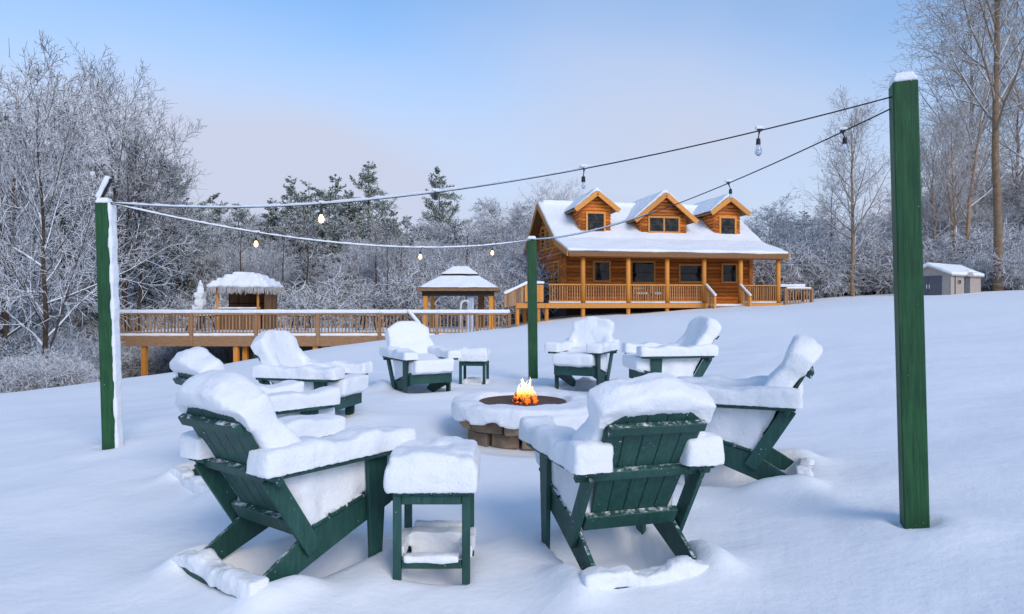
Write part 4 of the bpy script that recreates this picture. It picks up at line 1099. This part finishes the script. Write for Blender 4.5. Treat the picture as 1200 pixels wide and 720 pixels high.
# the woods
def topline(u):
    us = [-80, 0, 60, 110, 160, 215, 250, 330, 400, 470, 520, 560, 600, 650, 700, 870, 900, 950, 985, 1040, 1090, 1140, 1200, 1300]
    vs_ = [100, 112, 160, 205, 222, 232, 240, 238, 240, 242, 236, 234, 230, 244, 268, 262, 240, 245, 255, 232, 205, 190, 182, 175]
    return float(np.interp(u, us, vs_))
FR = ['frost0', 'frost1', 'frost2', 'frost1', 'thicket0', 'thicket1', 'frost0', 'frost2', 'hemlock0']
def woods(spans, n, d0, d1, tail, keys, lo=0, hi=55, wide=(1.0, 1.5)):
    """spans: [(u0, u1, landmark)]; n trees per 100 photo columns"""
    for u0, u1, mark in spans:
        c = max(1, round((u1 - u0) * n / 100))
        for i in range(c):
            u = u0 + (u1 - u0) * (i + trg.random()) / c; d = trg.uniform(d0, d1); k = trg.choice(keys)
            kind, nm = ('snow laden conifer', 'conifer_tree') if k[:3] == 'hem' else ('many stemmed frosted tree', 'frosted_tree') if k[:3] == 'thi' else ('frosted tree', 'frosted_tree')
            tree(k, u, d, topline(u) + trg.uniform(lo, hi), '%s %s %s' % (kind, mark, tail), '%s %s %s' % (kind, mark, tail), nm, wide=trg.uniform(*wide))
DK = [(225, 330, 'behind the thatched hut'), (330, 420, 'below the slender pines'), (420, 500, 'between tallest pine and gazebo'), (500, 650, 'behind the gazebo')]
LW = [(-110, -10, 'past the slim dark trunk'), (-10, 42, 'behind the slim dark trunk')]
LF = [(-50, 60, 'past the slim dark trunk'), (60, 150, 'behind the snow sided post'), (150, 235, 'behind the forked tree')]
RW = [(860, 985, 'past the cabin porch end'), (985, 1085, 'around the straight brown trunk')]
RS = [(1085, 1150, 'behind the garden shed'), (1150, 1270, 'beyond the thick pale trunk')]
HEM = FR[:4] + ['hemlock0', 'hemlock1', 'hemlock1', 'hemlock0']
woods(LW, 6, 24, 32, 'at the lawn edge', ['hemlock0', 'hemlock1', 'frost1', 'hemlock1'], 50, 170, (.6, .9))
woods(LF, 8, 39, 52, 'deep in the woods', HEM, 0, 80, (.9, 1.25))
woods([LF[1], LF[2]], 6, 37, 42, 'beyond the deck end', HEM, 60, 150, (1.1, 1.5))
woods(DK, 7, 41, 49, 'in the first row of woods', FR, 25, 85)
woods(DK, 6, 52, 66, 'farther back in the woods', FR, 0, 40)
woods(RW, 8, 45, 55, 'in the first row of woods', FR, 10, 70)
woods(RS, 8, 44, 54, 'in the first row of woods', HEM, 0, 80)
woods(RW + RS, 6, 56, 70, 'farther back in the woods', FR, 0, 40)
# shrubs at the wood's edge
def shrubs(spans, n, d0, d1, s0, s1):
    for u0, u1, mark in spans:
        c = max(1, round((u1 - u0) * n / 100))
        for i in range(c):
            u = u0 + (u1 - u0) * (i + trg.random()) / c; d = trg.uniform(d0, d1); X = (u - 600) / F * d
            me = trg.choice(SHRUB); o = put('snowy_shrub', me, None, None, (X, d, gz(X, d) - .1), (0, 0, trg.uniform(0, 6.28)))
            s = trg.uniform(s0, s1); o.scale = (s * 1.25, s * 1.25, s)
            lb = '%s snow matted shrub %s' % ('low' if s1 < 1 else 'tall', mark); tag(o, lb, 'shrub', lb)
shrubs([(-30, 45, 'at the foot of the slim dark trunk'), (45, 84, 'on the lawn edge beside the snow sided post')], 14, 16.5, 20, .25, .50)
shrubs([(140, 330, 'beyond the deck legs')], 16, 33.2, 35.5, .6, .95)
shrubs([(-40, 60, 'in the woods past the slim dark trunk'), (60, 84, 'in the woods beside the deck end')], 13, 22.5, 32, .6, 1.0)
shrubs([(120, 230, 'behind the deck end'), (230, 330, 'behind the thatched hut'), (330, 480, 'behind the middle of the deck'), (480, 640, 'behind the gazebo')], 10, 37, 43, 1.0, 1.6)
shrubs([(865, 960, 'past the cabin porch end'), (960, 1060, 'under the straight brown trunk')], 15, 40, 45, .8, 1.4)
shrubs([(1155, 1230, 'at the foot of the thick pale trunk')], 20, 35.5, 38, .4, .8)
shrubs([(1060, 1235, 'behind the garden shed')], 9, 40, 44, .8, 1.4)
